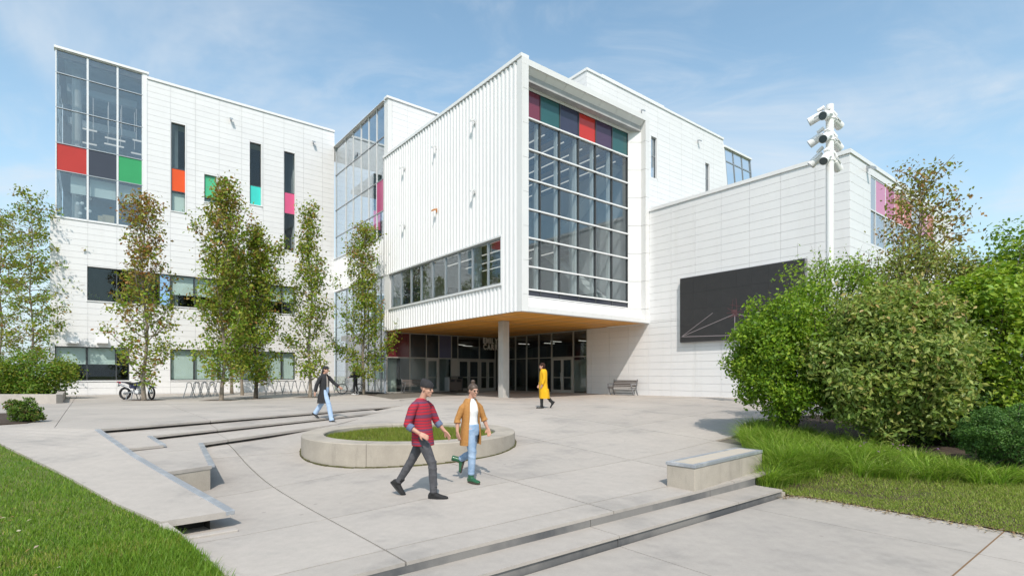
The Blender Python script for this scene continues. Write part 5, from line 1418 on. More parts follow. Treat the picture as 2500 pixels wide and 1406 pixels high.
# ---- lawns and long grass
rng = np.random.default_rng(50)
def inside(poly, P):
    poly = np.asarray(poly); c = np.zeros(len(P), bool); j = len(poly) - 1
    for i in range(len(poly)):
        xi, yi, xj, yj = *poly[i], *poly[j]
        c ^= ((yi > P[:, 1]) != (yj > P[:, 1])) & (P[:, 0] < (xj - xi) * (P[:, 1] - yi) / (yj - yi + 1e-12) + xi)
        j = i
    return c
def scatter(poly, n):
    poly = np.asarray(poly); lo, hi = poly.min(0), poly.max(0)
    P = rng.uniform(lo, hi, (int(n * 3), 2)); return P[inside(poly, P)][:n]
def blades(name, P, z, h, w, tints, lean=.35, segs=1, flow=None, label=None):
    n = len(P); az = rng.uniform(0, 2 * math.pi, n)
    d = np.c_[np.cos(az), np.sin(az), np.zeros(n)]
    if flow is not None: d = unit(d * .6 + flow); d[:, 2] = 0
    sd = np.c_[-d[:, 1], d[:, 0], np.zeros(n)]
    yaw = rng.uniform(0, math.pi, n); sd = np.c_[np.cos(yaw), np.sin(yaw), np.zeros(n)]
    h = np.broadcast_to(h, (n,)) * rng.uniform(.55, 1.2, n); ln = lean * rng.uniform(.2, 1.3, n)
    base = np.c_[P, np.broadcast_to(z, (n,))]
    if segs == 1:
        V = np.stack([base - sd * w / 2, base + sd * w / 2, base + d * (h * ln)[:, None] + np.array([0, 0, 1]) * h[:, None]], 1).reshape(-1, 3)
        Fq = np.arange(3 * n).reshape(n, 3); T = np.repeat(tints, 3, 0)
    else:
        rows = []
        for q in range(segs):
            t = q / segs; c = base + d * (h * ln * t ** 2 * 1.6)[:, None] + np.array([0, 0, 1]) * (h * (t - .45 * ln * t ** 2.5))[:, None]
            ww = w * (1 - t * .75) / 2; rows += [c - sd * ww, c + sd * ww]
        t = 1.0; rows.append(base + d * (h * ln * 1.6)[:, None] + np.array([0, 0, 1]) * (h * (1 - .45 * ln))[:, None])
        V = np.stack(rows, 1).reshape(-1, 3); m = 2 * segs + 1; k = np.arange(n)[:, None] * m
        Fq = np.concatenate([k + np.array(f) for q in range(segs - 1) for f in ((2 * q, 2 * q + 1, 2 * q + 3), (2 * q, 2 * q + 3, 2 * q + 2))] + [k + np.array([2 * segs - 2, 2 * segs - 1, 2 * segs])])
        T = np.repeat(tints, m, 0)
    o = link(name, raw_mesh(name, V, Fq, M_GRASS, np.clip(T, .004, 1)))
    return tag(o, label, None, None, 'stuff')
def patch(P, scale, seed):     # soft random field for worn patches
    r = np.random.default_rng(seed); s = np.zeros(len(P))
    for i in range(14):
        k = r.normal(size=2) * scale; s += np.sin(P @ k + r.uniform(0, 6.3))
    return s / 5.3
# lawn on the near left: a gently sloping sheet with its blades
LP = [tuple(p.xy) for p in WL[:0]] + [(-14.0, 12.6), tuple(ramp_hit(0, 1083).xy), tuple(ramp_hit(150, 1154).xy), tuple(ramp_hit(290, 1230).xy), tuple(ramp_hit(392, 1275).xy), on_level(430, 1318, -.72), on_level(510, 1378, -.74), on_level(585, 1425, -.74), (-2.1, 3.6), (-6, 2.5), (-16, 4)]
_lc = np.array([(*ramp_hit(0, 1081),), (*ramp_hit(150, 1152),), (*ramp_hit(290, 1228),), (*ramp_hit(395, 1272),), (*on_level(470, 1345, -.70), -.68), (*on_level(585, 1420, -.72), -.70)])
def lawn_z(P):
    P = np.atleast_2d(P); A = np.c_[_lc[:, :2], np.ones(len(_lc))]; co = np.linalg.lstsq(A, _lc[:, 2], rcond=None)[0]
    return P @ co[:2] + co[2] - .035
def ground_patch(name, poly, zf, m, step=.35):
    poly = np.asarray(poly); lo, hi = poly.min(0), poly.max(0)
    bm = bmesh.new(); bm.faces.new([bm.verts.new((p[0], p[1], 0)) for p in poly])
    for ax in (0, 1):
        for v in np.arange(lo[ax] + step, hi[ax], step):
            no = Vector((1, 0, 0)) if ax == 0 else Vector((0, 1, 0))
            bmesh.ops.bisect_plane(bm, geom=bm.verts[:] + bm.edges[:] + bm.faces[:], plane_co=no * v, plane_no=no)
    Z = zf(np.array([(v.co.x, v.co.y) for v in bm.verts]))
    for v, z in zip(bm.verts, Z): v.co.z = z
    me = bpy.data.meshes.new(name); bm.to_mesh(me); bm.free(); me.materials.append(m)
    return tag(link(name, me), kind='structure')
ground_patch('lawn', LP, lawn_z, M_TURF)
P = scatter(LP, 420000)
dd_ = np.hypot(P[:, 0], P[:, 1])
P = P[(np.abs(P[:, 0]) < P[:, 1] * 1.3 + .5) & (rng.random(len(P)) < np.clip((6.3 / dd_) ** 2, 0, 1))]
w = patch(P, 1.3, 3); w2 = patch(P, .55, 6)
for (px_, py_, r_, a_) in ((430, 1215, .55, .9), (300, 1150, .6, .6), (165, 1125, .7, .8), (120, 1300, .45, .7), (300, 1335, .50, 1.0), (60, 1390, .5, .8), (470, 1300, .3, .5)):
    q = np.array(ramp_hit(px_, py_)[:2]); w2 = w2 + a_ * 1.6 * np.exp(-((P - q) ** 2).sum(1) / r_ ** 2)
T = palette(len(P), [(.15, .26, .024), (.20, .32, .034), (.10, .19, .018)]); dry = rng.random(len(P)) < np.clip((w * .5 + w2 * .8 - .25) * .9, .05, .85)
T[dry] = palette(dry.sum(), [(.32, .35, .055), (.38, .33, .13), (.28, .33, .05)])
edge = 0
blades('lawn_grass', P, lawn_z(P), .055 * (1 + .25 * w), .009, T, .6)
P = scatter([on_level(585, 1425, -.74), on_level(510, 1378, -.74), on_level(430, 1318, -.72), (-4.6, 5.6), (-3.6, 4.0), (-2.2, 3.7)], 5000)
blades('lawn_grass', P, lawn_z(P), .10, .009, palette(len(P), [(.13, .25, .02), (.17, .29, .03)]), .7)
n = 60                                                    # dry leaves lying in the grass
P = scatter([(-4.6, 5.3), (-3.3, 4.6), (-2.6, 3.9), (-4.4, 3.9), (-6.2, 5.8), (-6, 6.8)], n)
tag(leaves('fallen_leaves', np.c_[P, lawn_z(P) + .045], .05, palette(len(P), [(.50, .42, .30), (.36, .22, .10), (.58, .52, .42)]), up=2), kind='stuff')
# planter turf
ang, rr_ = rng.uniform(0, 2 * math.pi, 26000), np.sqrt(rng.random(26000)) * (RI - .02)
P = np.c_[RC.x + np.cos(ang) * rr_, RC.y + np.sin(ang) * rr_]
w = patch(P, 2.0, 8)
T = palette(len(P), [(.20, .26, .03), (.15, .21, .025), (.26, .28, .045), (.18, .14, .05)], [3, 3, 1.5, .8])
blades('planter_grass', P, R_TOP - .13, .085 * (1 + .4 * w), .012, T, .8)

# bed on the right: soil, trimmed lawn strip, long arching grass
GE = [on_level(1885, 1207, -.93), on_level(1990, 1215, -.93), on_level(2100, 1232, -.92), on_level(2250, 1258, -.92), on_level(2400, 1283, -.92), on_level(2560, 1312, -.92), on_level(2950, 1385, -.92)]
BE = [(4.95, 10.15), (5.05, 10.6), (5.45, 12.2), (5.75, 13.6), (6.6, 15.2), (8.2, 16.4), (11, 17.2), (16, 18)]
bedpoly = [ab(9.62, 4.75), *GE[1:], (12, 6), (20, 10), *BE[::-1]]
def bed_z(P):
    P = np.atleast_2d(P); D = np.full(len(P), 9.9)
    for i in range(len(GE) - 1):
        a, b = np.array(GE[i]), np.array(GE[i + 1]); t = np.clip(((P - a) @ (b - a)) / ((b - a) @ (b - a)), 0, 1)
        D = np.minimum(D, np.linalg.norm(P - a - t[:, None] * (b - a), axis=1))
    front = -.955 + .02 + np.minimum(D, 2.2) * .14
    back = gzn(P) + .03
    s = np.clip((D - .5 - .9 * np.maximum(0, P[:, 0] - 6.3)) / .9, 0, 1)
    return front * (1 - s) + np.maximum(back, front * .3 + back * .7) * s
ground_patch('planting_bed', bedpoly, bed_z, M_SOIL)
lawnp = [*GE, (10.5, 7.0), (8.8, 8.7), (7.2, 9.9), (5.7, 10.4), (5.0, 10.0)]
P = scatter(lawnp, 56000); P = P[inside(bedpoly, P)]
w = patch(P, 1.3, 12)
T = palette(len(P), [(.25, .34, .05), (.31, .37, .07), (.38, .36, .14), (.18, .26, .035)], [3, 2, 1.2, 2])
blades('lawn_grass', P, bed_z(P), .05 * (1 + .3 * w), .010, T, .8)
n = 900                                                   # fallen leaves and clippings along the lawn's edge
i = rng.integers(0, 6, n); t = rng.random((n, 1)); g = np.array(GE)
P = g[i] * (1 - t) + g[i + 1] * t + rng.normal(size=(n, 2)) * np.array([.16, .10])
lv = leaves('fallen_leaves', np.c_[P, np.full(n, -.925)], .045, palette(n, [(.35, .27, .16), (.24, .16, .08), (.45, .38, .27)]), up=3)
tag(lv, kind='stuff')
longp = [(4.92, 9.75), (5.6, 10.1), (7.0, 9.55), (8.3, 8.85), (9.6, 8.15), (9.9, 8.5), (8.6, 9.5), (8.0, 11.0), (7.5, 12.2), (6.6, 14.6), (5.85, 13.75), (5.55, 12.6), (5.2, 11.2)]
cl = np.r_[scatter(longp, 235), scatter([ab(9.75, 4.7), ab(10.5, 4.9), ab(10.5, 5.5), ab(9.85, 5.5)], 7)]; per = 110
P = np.repeat(cl, per, 0) + rng.normal(size=(len(cl) * per, 2)) * .065
flow = np.repeat(np.r_[[rng.normal(size=2) * .35 for _ in cl]], per, 0) + (P - np.repeat(cl, per, 0)) * 11 + np.array([-.1, -.25])
flow = np.c_[flow, np.zeros(len(P))]
cw = np.repeat(rng.uniform(.75, 1.25, len(cl)) * np.clip(1.15 - (cl[:, 0] - 5) * .14, .5, 1.1), per)
T = palette(len(P), [(.20, .33, .03), (.28, .40, .055), (.14, .25, .025), (.42, .46, .15)], [3, 2.5, 2, .6]) * np.repeat(rng.uniform(.8, 1.2, len(cl)), per)[:, None]
k = P[:, 1] > 8.2
blades('long_grass', P[k], bed_z(P[k]), (.47 * cw)[k], .012, T[k], .85, 4, flow[k])
fl_ = scatter([(6.4, 10.2), (8, 9.6), (8.3, 10.4), (6.8, 11)], 26)
leaves('clover_flowers', np.c_[fl_, bed_z(fl_) + .36], .045, palette(26, [(.45, .2, .35), (.35, .18, .4)]), up=1)['kind'] = 'stuff'
# ground round the tree feet
for px, py in ((352, 977), (537, 977), (620, 973), (757, 970), (886, 963)):
    x, y = on_level(px, py, 0)
    tag(MB().box(x - .75, x + .75, y - .5, y + .5, -.1, .012).build('tree_pit', M_SOIL), kind='structure')
# ------------------------------------------------------------------ people
def remeshed(mb, name, m, voxel, parent=None, smooth_it=2, cut=None):
    """fuse closed shapes into one continuous skin"""
    me = mb.mesh(name + '_src', None)
    o = bpy.data.objects.new(name + '_src', me); COL.objects.link(o)
    md = o.modifiers.new('r', 'REMESH'); md.mode = 'VOXEL'; md.voxel_size = voxel; md.use_smooth_shade = True
    dg = bpy.context.evaluated_depsgraph_get()
    res = bpy.data.meshes.new_from_object(o.evaluated_get(dg))
    COL.objects.unlink(o); bpy.data.objects.remove(o); bpy.data.meshes.remove(me)
    bm = bmesh.new(); bm.from_mesh(res)
    for _ in range(smooth_it): bmesh.ops.smooth_vert(bm, verts=bm.verts, factor=.5, use_axis_x=True, use_axis_y=True, use_axis_z=True)
    for f in bm.faces: f.smooth = True
    bm.to_mesh(res); bm.free()
    res.name = name; res.materials.clear(); res.materials.append(m)
    return link(name, res, parent)
def V3(*a): return Vector(a)
def limb(mb, pts, rad, n=12): mb.tube(pts, rad, n)
def hand_shape(mb, wrist, d, palm_n, thumb, size=1.0, curl=.5):
    """palm, four unequal bent fingers and a thumb leaving the side of the palm"""
    d = Vector(d).normalized(); pn = Vector(palm_n); pn = (pn - d * pn.dot(d)).normalized(); sd = d.cross(pn) * thumb
    w = Vector(wrist); s = size
    k = w + d * .085 * s
    mb.tube([w - d * .015, w + d * .02 * s, w + d * .06 * s, k], [(.024 * s, .020 * s), (.032 * s, .018 * s), (.040 * s, .016 * s), (.036 * s, .013 * s)], 10) if False else None
    for q in range(4):                       # palm as four fused rays
        o = sd * (.030 - .020 * q) * s
        mb.tube([w + o * .55, w + d * .045 * s + o * .9, k + o], [.017 * s, .016 * s, .0125 * s], 8)
    for q, (ln, sp_) in enumerate(((.070, .10), (.080, .03), (.074, -.04), (.058, -.13))):
        o = sd * (.030 - .020 * q) * s; p = k + o; dr = (d + sd * sp_).normalized(); pts = [p]
        for j, f in enumerate((.45, .32, .23)):
            c = curl * (.45 + .35 * j)
            dr = (dr * math.cos(c * .55) + pn * math.sin(c * .55)).normalized(); p = p + dr * ln * f * s; pts.append(p)
        mb.tube(pts, [.0105 * s, .0098 * s, .009 * s, .0075 * s], 7)
    t0 = w + d * .025 * s + sd * .026 * s
    mb.tube([t0, t0 + (d * .5 + sd * .8 + pn * .2).normalized() * .035 * s, t0 + (d * .5 + sd * .8).normalized() * .035 * s + (d * .9 + sd * .3 + pn * .3).normalized() * .045 * s], [.015 * s, .0125 * s, .009 * s], 7)
def head_shape(mb, c, fwd, s=1.0, beard=0.0):
    """skull, jaw, brow, nose, lips, ears; c = centre of the head, fwd = the way it faces"""
    f = Vector(fwd).normalized(); u = Vector((0, 0, 1)); l = u.cross(f).normalized(); u = f.cross(l).normalized()
    W = lambda x, y, z: Vector(c) + (f * x + l * y + u * z) * s
    def ell(x, y, z, rx, ry, rz, n=12, m=8):
        b = MB().ball((0, 0, 0), (rx, ry, rz), n, m)
        mb.poly([W(x + p[0], y + p[1], z + p[2]) for p in b.v], b.f)
    ell(-.015, 0, .035, .098, .076, .085)
    ell(.022, 0, -.02, .072, .064, .088)
    ell(.042, 0, -.078, .044, .043, .034)        # jaw and chin
    ell(.070, 0, -.098, .020, .024, .018)
    ell(.078, 0, .028, .020, .052, .014)         # brow
    mb.tube([W(.090, 0, .015), W(.108, 0, -.018), W(.112, 0, -.030)], [.010 * s, .014 * s, .015 * s], 8)
    ell(.086, 0, -.060, .014, .026, .010)        # lips
    for y in (-1, 1):
        ell(.060, .034 * y, -.025, .028, .022, .022)   # cheek
        ell(-.006, .077 * y, -.008, .020, .010, .032, 8, 6)
def eyes(parent, c, fwd, s=1.0):
    f = Vector(fwd).normalized(); u = Vector((0, 0, 1)); l = u.cross(f).normalized(); u = f.cross(l).normalized()
    for y in (-1, 1):
        p = Vector(c) + (f * .083 + l * .031 * y + u * .004) * s
        MB().ball(tuple(p), .0125 * s, 8, 6).build('eye', M_EYE, parent, smooth=True)
        q = Vector(c) + (f * .094 + l * .031 * y + u * .024) * s
        MB().bar(q - l * .014 * s, q + l * .014 * s, .008 * s, .005 * s).build('eyebrow', M_HAIR, parent)
M_EYE = pmat('eye', (.05, .04, .035), .15)
M_HAIR = pmat('dark_hair', (.018, .013, .010), .5, col2=(.035, .024, .017), scale=40, stretch=(1, 1, .2))
M_SKIN = pmat('skin', (.52, .30, .215), .5, col2=(.47, .25, .18), scale=9)
M_SKIN2 = pmat('skin_tan', (.46, .265, .185), .5, col2=(.41, .22, .155), scale=9)

def foot_shape(mb, ank, toe_dir, s=1.0, h=.0, sole=0.0):
    """a shoe from heel to toe; ank = ankle, toe_dir points along the shoe"""
    d = Vector(toe_dir).normalized(); u = Vector((0, 0, 1)); sd = u.cross(d)
    if sd.length < .05: sd = Vector((0, 1, 0))
    sd.normalize(); u = d.cross(sd).normalized()
    A = Vector(ank); P = lambda x, z: A + (d * x + u * z) * s
    sec = ((-.075, -.052, .026, .024), (-.06, -.045, .036, .042), (-.01, -.035, .038, .050), (.06, -.050, .041, .040), (.12, -.062, .046, .030), (.17, -.066, .043, .024), (.205, -.068, .026, .016))
    rg = []
    for x, z, ry, rz in sec:
        c = P(x, z)
        rg.append([c + sd * math.cos(t) * ry * s + u * max(math.sin(t) * rz, -.038 - z - .0) * s if False else c + sd * math.cos(t) * ry * s + u * (math.sin(t) * rz if math.sin(t) > 0 else max(math.sin(t) * rz * 1.6, -.092 - z)) * s for t in (2 * math.pi * j / 12 for j in range(12))])
    mb.rings(rg)
    mb.tube([P(0, .10 + h), P(-.002, .03), P(0, -.03)], [.050 * s, .050 * s, .048 * s], 12)
    return P

def torso_rings(mb, secs, lean=(0, 0)):
    """secs: (x, y, z, fore-aft radius, side radius, yaw) from pelvis to shoulders"""
    rg = []
    for x, y, z, rf, rs, yaw in secs:
        c, s = math.cos(yaw), math.sin(yaw)
        rg.append([Vector((x + (math.cos(t) * rf) * c - (math.sin(t) * rs) * s, y + (math.cos(t) * rf) * s + (math.sin(t) * rs) * c, z)) for t in (2 * math.pi * j / 20 for j in range(20))])
    mb.rings(rg)

def person(name_label, loc, heading, J, skin, cat='person', voxel=.0075, hs=1.0, group=None, female=False):
    """a continuous body in the pose J; returns the body object, whose children are clothes and hair"""
    mb = MB()
    yaw = J.get('yaw', 0); ch, pv = Vector(J['chest']), Vector(J['pelvis'])
    tw = .0 if not female else -.012
    torso_rings(mb, [(pv.x, pv.y, pv.z - .07, .085, .12, yaw * .3), (pv.x, pv.y, pv.z, .10, .150 - tw, yaw * .3), (pv.x * .6 + ch.x * .4, pv.y * .6 + ch.y * .4, pv.z * .6 + ch.z * .4, .085, .128 + tw, yaw * .6),
                     (ch.x, ch.y, ch.z - .08, .105, .150 + tw, yaw), (ch.x, ch.y, ch.z + .06, .10, .165 + tw, yaw), (ch.x - .01, ch.y, ch.z + .12, .065, .09, yaw), (ch.x - .01, ch.y, ch.z + .165, .05, .06, yaw)])
    hd, nk = Vector(J['head']), Vector(J['neck'])
    limb(mb, [nk - Vector((0.005, 0, .06)), nk, hd + Vector((-.02, 0, -.04))], [.062, .053, .052])
    head_shape(mb, hd, J['face'], hs)
    for sd in ('n', 'f'):
        s, e, w, h = (Vector(J[k + sd]) for k in ('sh', 'el', 'wr', 'ha'))
        limb(mb, [s.lerp(ch + Vector((0, 0, .02)), .4), s - Vector((0, 0, .03)), s.lerp(e, .5), e, e.lerp(w, .3), w], [.042, .045, .043, .038, .038, .026])
        hand_shape(mb, w, h - w, J['palm' + sd], J['thumb' + sd], hs * .98, J.get('curl', .5))
        hp, kn, an = (Vector(J[k + sd]) for k in ('hip', 'kn', 'an'))
        limb(mb, [hp + Vector((0, 0, .06)), hp, hp.lerp(kn, .5), kn, kn.lerp(an, .35), an], [.085, .088, .072, .054, .056, .037])
        foot_shape(mb, an + Vector((0, 0, -.022)), J['toe' + sd], .70)
    o = remeshed(mb, 'person', skin, voxel)
    o.location = loc; o.rotation_euler = (0, 0, heading)
    tag(o, name_label, cat, group)
    eyes(o, hd, J['face'], hs)
    return o
def trousers(o, J, m, voxel, r0=1.16, hem=.05, loose=.0, waist=.10, name='trousers'):
    mb = MB(); pv = Vector(J['pelvis']); yaw = J.get('yaw', 0) * .3
    torso_rings(mb, [(pv.x, pv.y, pv.z - .10, .112, .14, yaw), (pv.x, pv.y, pv.z - .02, .126, .168, yaw), (pv.x, pv.y, pv.z + waist, .122, .160, yaw)])
    for sd in ('n', 'f'):
        hp, kn, an = (Vector(J[k + sd]) for k in ('hip', 'kn', 'an'))
        b = an + (an - kn).normalized() * hem
        side = Vector((0, 0, 0))
        limb(mb, [hp + Vector((0, 0, .05)), hp, hp.lerp(kn, .5), kn, kn.lerp(an, .4), kn.lerp(b, .85), b], [.09 * 1.1, .098, .084, .067 + loose * .4, .066 + loose * .7, .054 + loose, .053 + loose])
        # a few creases: soft rolls across the leg near knee and hem
        dv = (an - kn).normalized(); ax = dv.cross(Vector((0, 1, 0))).normalized()
        for q, rr in ((-.06, .066), (.05, .067), (.16, .062)):
            c = kn + dv * q; mb.tube([c - dv * .012 + ax * .004, c + dv * .012 - ax * .004], rr + .006 + loose * .5, 12)
        for q in (-.03, -.075): c = b + dv * q; mb.tube([c - dv * .012, c + dv * .012], .059 + loose, 12)
    return remeshed(mb, name, m, voxel, o, 2)
def sleeve(mb, J, sd, upto, r, ch, flare=1.0):
    s, e, w = (Vector(J[k + sd]) for k in ('sh', 'el', 'wr'))
    end = e.lerp(w, upto)
    limb(mb, [s.lerp(ch + Vector((0, 0, .04)), .5), s.lerp(ch + Vector((0, 0, .05)), .12) - Vector((0, 0, .014)), s.lerp(e, .25), s.lerp(e, .6), e, end], [r * .85, r * .92, r * 1.0, r * .95, r * .86, r * .82 * flare], 14)
    return end
def shoes(o, J, m, s=1.0, h=0.0, name='shoe', sole=None):
    for sd in ('n', 'f'):
        mb = MB(); foot_shape(mb, J['an' + sd], J['toe' + sd], s, h)
        sh = remeshed(mb, name, m, .007, o, 1)
        if sole:
            d = Vector(J['toe' + sd]).normalized(); u = Vector((0, 0, 1)); sx = u.cross(d).normalized(); u = d.cross(sx); A = Vector(J['an' + sd])
            out = []
            for q in range(16):
                t = 2 * math.pi * q / 16; x = .065 + math.cos(t) * .148; y = math.sin(t) * (.046 if math.cos(t) > -.3 else .040)
                out.append(A + (d * x + sx * y) * s + u * (-.076 * s))
            MB().rings([out, [p - u * .024 for p in out]]).build('sole', sole, sh, smooth=False)
def shell(o, name, m, levels, gap, gap_dir, thick=.012, n=40, wob=0.0):
    """an open-fronted garment: loft of C-shaped sections with real thickness. levels: (x, y, z, fore-aft r, side r, gap factor)"""
    outer, inner = [], []
    for li, (x, y, z, rf, rs, gf) in enumerate(levels):
        a = gap * gf; ro, ri = [], []
        for j in range(n + 1):
            t = gap_dir + a + (2 * math.pi - 2 * a) * j / n
            w = 1 + wob * math.sin(t * 5 + li * .6) * min(1, li / 4)
            ro.append(Vector((x + math.cos(t) * rf * w, y + math.sin(t) * rs * w, z)))
            ri.append(Vector((x + math.cos(t) * (rf * w - thick), y + math.sin(t) * (rs * w - thick), z)))
        outer.append(ro); inner.append(ri)
    rg = [outer[i] + inner[i][::-1] for i in range(len(levels))]
    return MB().rings(rg).build(name, m, o, smooth=True)
def cap_shape(mb, c, fwd, secs):
    f = Vector(fwd).normalized(); u = Vector((0, 0, 1)); l = u.cross(f).normalized(); u = f.cross(l).normalized()
    rg = []
    for x, z, rx, ry in secs:
        rg.append([Vector(c) + f * (x + math.cos(t) * rx) + l * math.sin(t) * ry + u * z for t in (2 * math.pi * j / 18 for j in range(18))])
    mb.rings(rg)

# ---- the man in the striped shirt and black beanie
def fabric(name, c, c2, scale=25, **k): return pmat(name, c, .85, col2=c2, scale=scale, fine=.12, fscale=300, local=True, **k)
def stripes():
    m, nd, lk, out = new_mat('striped_flannel')
    b = nd.new('ShaderNodeBsdfPrincipled'); b.inputs['Roughness'].default_value = .85
    v = nd.new('ShaderNodeTexCoord').outputs['Object']; sx = nd.new('ShaderNodeSeparateXYZ'); lk.new(v, sx.inputs[0])
    def wv(src, f, ph, lo, hi):
        a = nd.new('ShaderNodeMath'); a.operation = 'MULTIPLY_ADD'; lk.new(src, a.inputs[0]); a.inputs[1].default_value = f; a.inputs[2].default_value = ph
        s_ = nd.new('ShaderNodeMath'); s_.operation = 'SINE'; lk.new(a.outputs[0], s_.inputs[0])
        return remap(nd, lk, s_.outputs[0], lo, hi)
    zw = nd.new('ShaderNodeMath'); zw.operation = 'MULTIPLY_ADD'; lk.new(noise(nd, lk, v, 5, 2), zw.inputs[0]); zw.inputs[1].default_value = .03; lk.new(sx.outputs[2], zw.inputs[2])
    c = mixc(nd, lk, wv(zw.outputs[0], 2 * math.pi / .044, 0, .30, .65), (.40, .012, .028), (.13, .03, .06))
    c = mixc(nd, lk, wv(zw.outputs[0], 2 * math.pi / .208, 1, .80, .95), c, (.13, .04, .09))
    lk.new(c, b.inputs['Base Color']); lk.new(b.outputs[0], out.inputs[0])
    return m
JM = dict(pelvis=(0, 0, .93), chest=(-.03, 0, 1.33), neck=(0, 0, 1.53), head=(.065, 0, 1.665), face=(1, -.28, -.16), yaw=-.30,
          shn=(-.075, -.185, 1.445), eln=(-.155, -.275, 1.13), wrn=(.045, -.285, 1.005), han=(.16, -.27, .945), palmn=(-.2, .8, -.4), thumbn=-1,
          shf=(.03, .175, 1.445), elf=(.145, .255, 1.15), wrf=(.285, .26, .985), haf=(.36, .245, .90), palmf=(-.2, -.8, -.4), thumbf=1,
          hipn=(.02, -.095, .90), knn=(.185, -.10, .515), ann=(.205, -.105, .098), toen=(1, -.05, .0),
          hipf=(-.03, .095, .90), knf=(-.215, .10, .535), anf=(-.425, .105, .200), toef=(.62, .0, -.62), curl=.55)
mx, my = on_level(1052, 1211, -.665)
mx = kk(1032) * my
man = person('man in a black beanie and red striped shirt walking past the round planter', (mx, my, gz(mx, my)), R(-8), JM, M_SKIN, hs=1.0)
chm = Vector(JM['chest'])
mb = MB()
torso_rings(mb, [(.005, 0, .80, .172, .19, -.1), (0, 0, .87, .170, .19, -.12), (-.005, 0, 1.0, .158, .182, -.15), (-.02, 0, 1.15, .150, .178, -.22), (-.03, 0, 1.30, .150, .185, -.3), (-.035, 0, 1.40, .130, .18, -.3), (-.035, 0, 1.475, .092, .125, -.3), (-.02, 0, 1.525, .066, .075, -.3)])
ends = [sleeve(mb, JM, sd, .22, .068, chm) for sd in 'nf']
remeshed(mb, 'shirt', stripes(), .008, man, 2)
M_CUFF = fabric('denim_cuff', (.10, .13, .22), (.14, .17, .27))
for sd, e in zip('nf', ends):
    w = Vector(JM['wr' + sd]); d = (w - e).normalized()
    MB().tube([e - d * .03, e - d * .028, e + d * .05, e + d * .055], [.05, .060, .058, .045], 14).build('cuff', M_CUFF, man, smooth=True)
trousers(man, JM, fabric('charcoal_denim', (.055, .055, .062), (.085, .085, .095), 14), .009, hem=.015)
shoes(man, JM, pmat('black_suede', (.014, .014, .015), .8, local=True), 1.10, -.02, sole=pmat('dark_sole', (.03, .03, .03), .7))
mb = MB()
cap_shape(mb, JM['head'], JM['face'], ((.0, .028, .108, .092), (-.004, .05, .112, .096), (-.01, .085, .108, .092), (-.022, .118, .092, .078), (-.048, .142, .062, .055), (-.066, .152, .030, .03)))
remeshed(mb, 'beanie', fabric('black_knit', (.016, .015, .017), (.026, .024, .027), 60), .007, man, 2)

# ---- the woman in the tan cardigan
JW = dict(pelvis=(0, 0, .90), chest=(-.01, 0, 1.25), neck=(-.005, 0, 1.435), head=(.04, 0, 1.56), face=(1, -.55, -.14), yaw=-.45,
          shn=(-.065, -.145, 1.33), eln=(-.15, -.21, 1.08), wrn=(-.13, -.245, .865), han=(-.105, -.24, .77), palmn=(.3, .9, 0), thumbn=-1,
          shf=(.055, .14, 1.33), elf=(.115, .215, 1.09), wrf=(.185, .235, .905), haf=(.215, .23, .82), palmf=(.2, -.9, 0), thumbf=1,
          hipn=(.01, -.085, .87), knn=(.055, -.07, .50), ann=(.03, -.065, .105), toen=(1, -.3, 0),
          hipf=(-.01, .085, .87), knf=(-.045, .08, .485), anf=(-.30, .085, .345), toef=(-.25, -.1, -.95), curl=.5)
wx, wy = on_level(1165, 1174, -.60)
wx = kk(1151) * wy
wom = person('woman with hair in a bun wearing a tan cardigan, white top and light jeans', (wx, wy, gz(wx, wy)), R(-26), JW, M_SKIN, hs=.95, female=True)
mb = MB()
torso_rings(mb, [(0, 0, .955, .106, .146, -.15), (-.005, 0, 1.03, .100, .132, -.2), (-.01, 0, 1.12, .104, .132, -.3), (-.01, 0, 1.22, .122, .146, -.45), (-.015, 0, 1.31, .106, .15, -.45), (-.015, 0, 1.385, .078, .115, -.45), (-.01, 0, 1.43, .060, .07, -.45)])
remeshed(mb, 'top', fabric('white_cotton', (.72, .72, .72), (.78, .78, .78)), .009, wom, 2)
tr_w = trousers(wom, JW, fabric('light_denim', (.20, .31, .47), (.34, .45, .60), 7), .009, hem=-.03, waist=.09)
M_TAN = fabric('tan_knit', (.42, .205, .06), (.35, .165, .045), 30)
shell(wom, 'cardigan', M_TAN, [(-.012, 0, 1.43, .085, .092, .75), (-.015, 0, 1.395, .105, .14, .8), (-.015, 0, 1.32, .132, .182, .8), (-.012, 0, 1.2, .146, .19, .85), (-.01, 0, 1.05, .142, .192, .95), (-.012, 0, .92, .160, .205, 1.0), (-.018, 0, .78, .172, .212, 1.02), (-.024, 0, .64, .172, .212, 1.05)], R(40), R(-24), .014, wob=.025)
for sd, up in (('n', .30), ('f', .30)):
    mb = MB(); sleeve(mb, JW, sd, up, .060, Vector(JW['chest']), 1.3); remeshed(mb, 'sleeve', M_TAN, .009, wom, 2)
shoes(wom, JW, pmat('green_leather', (.018, .10, .045), .35, local=True, coat=.2), 1.0, .03, name='boot', sole=pmat('brown_sole', (.06, .04, .03), .7))
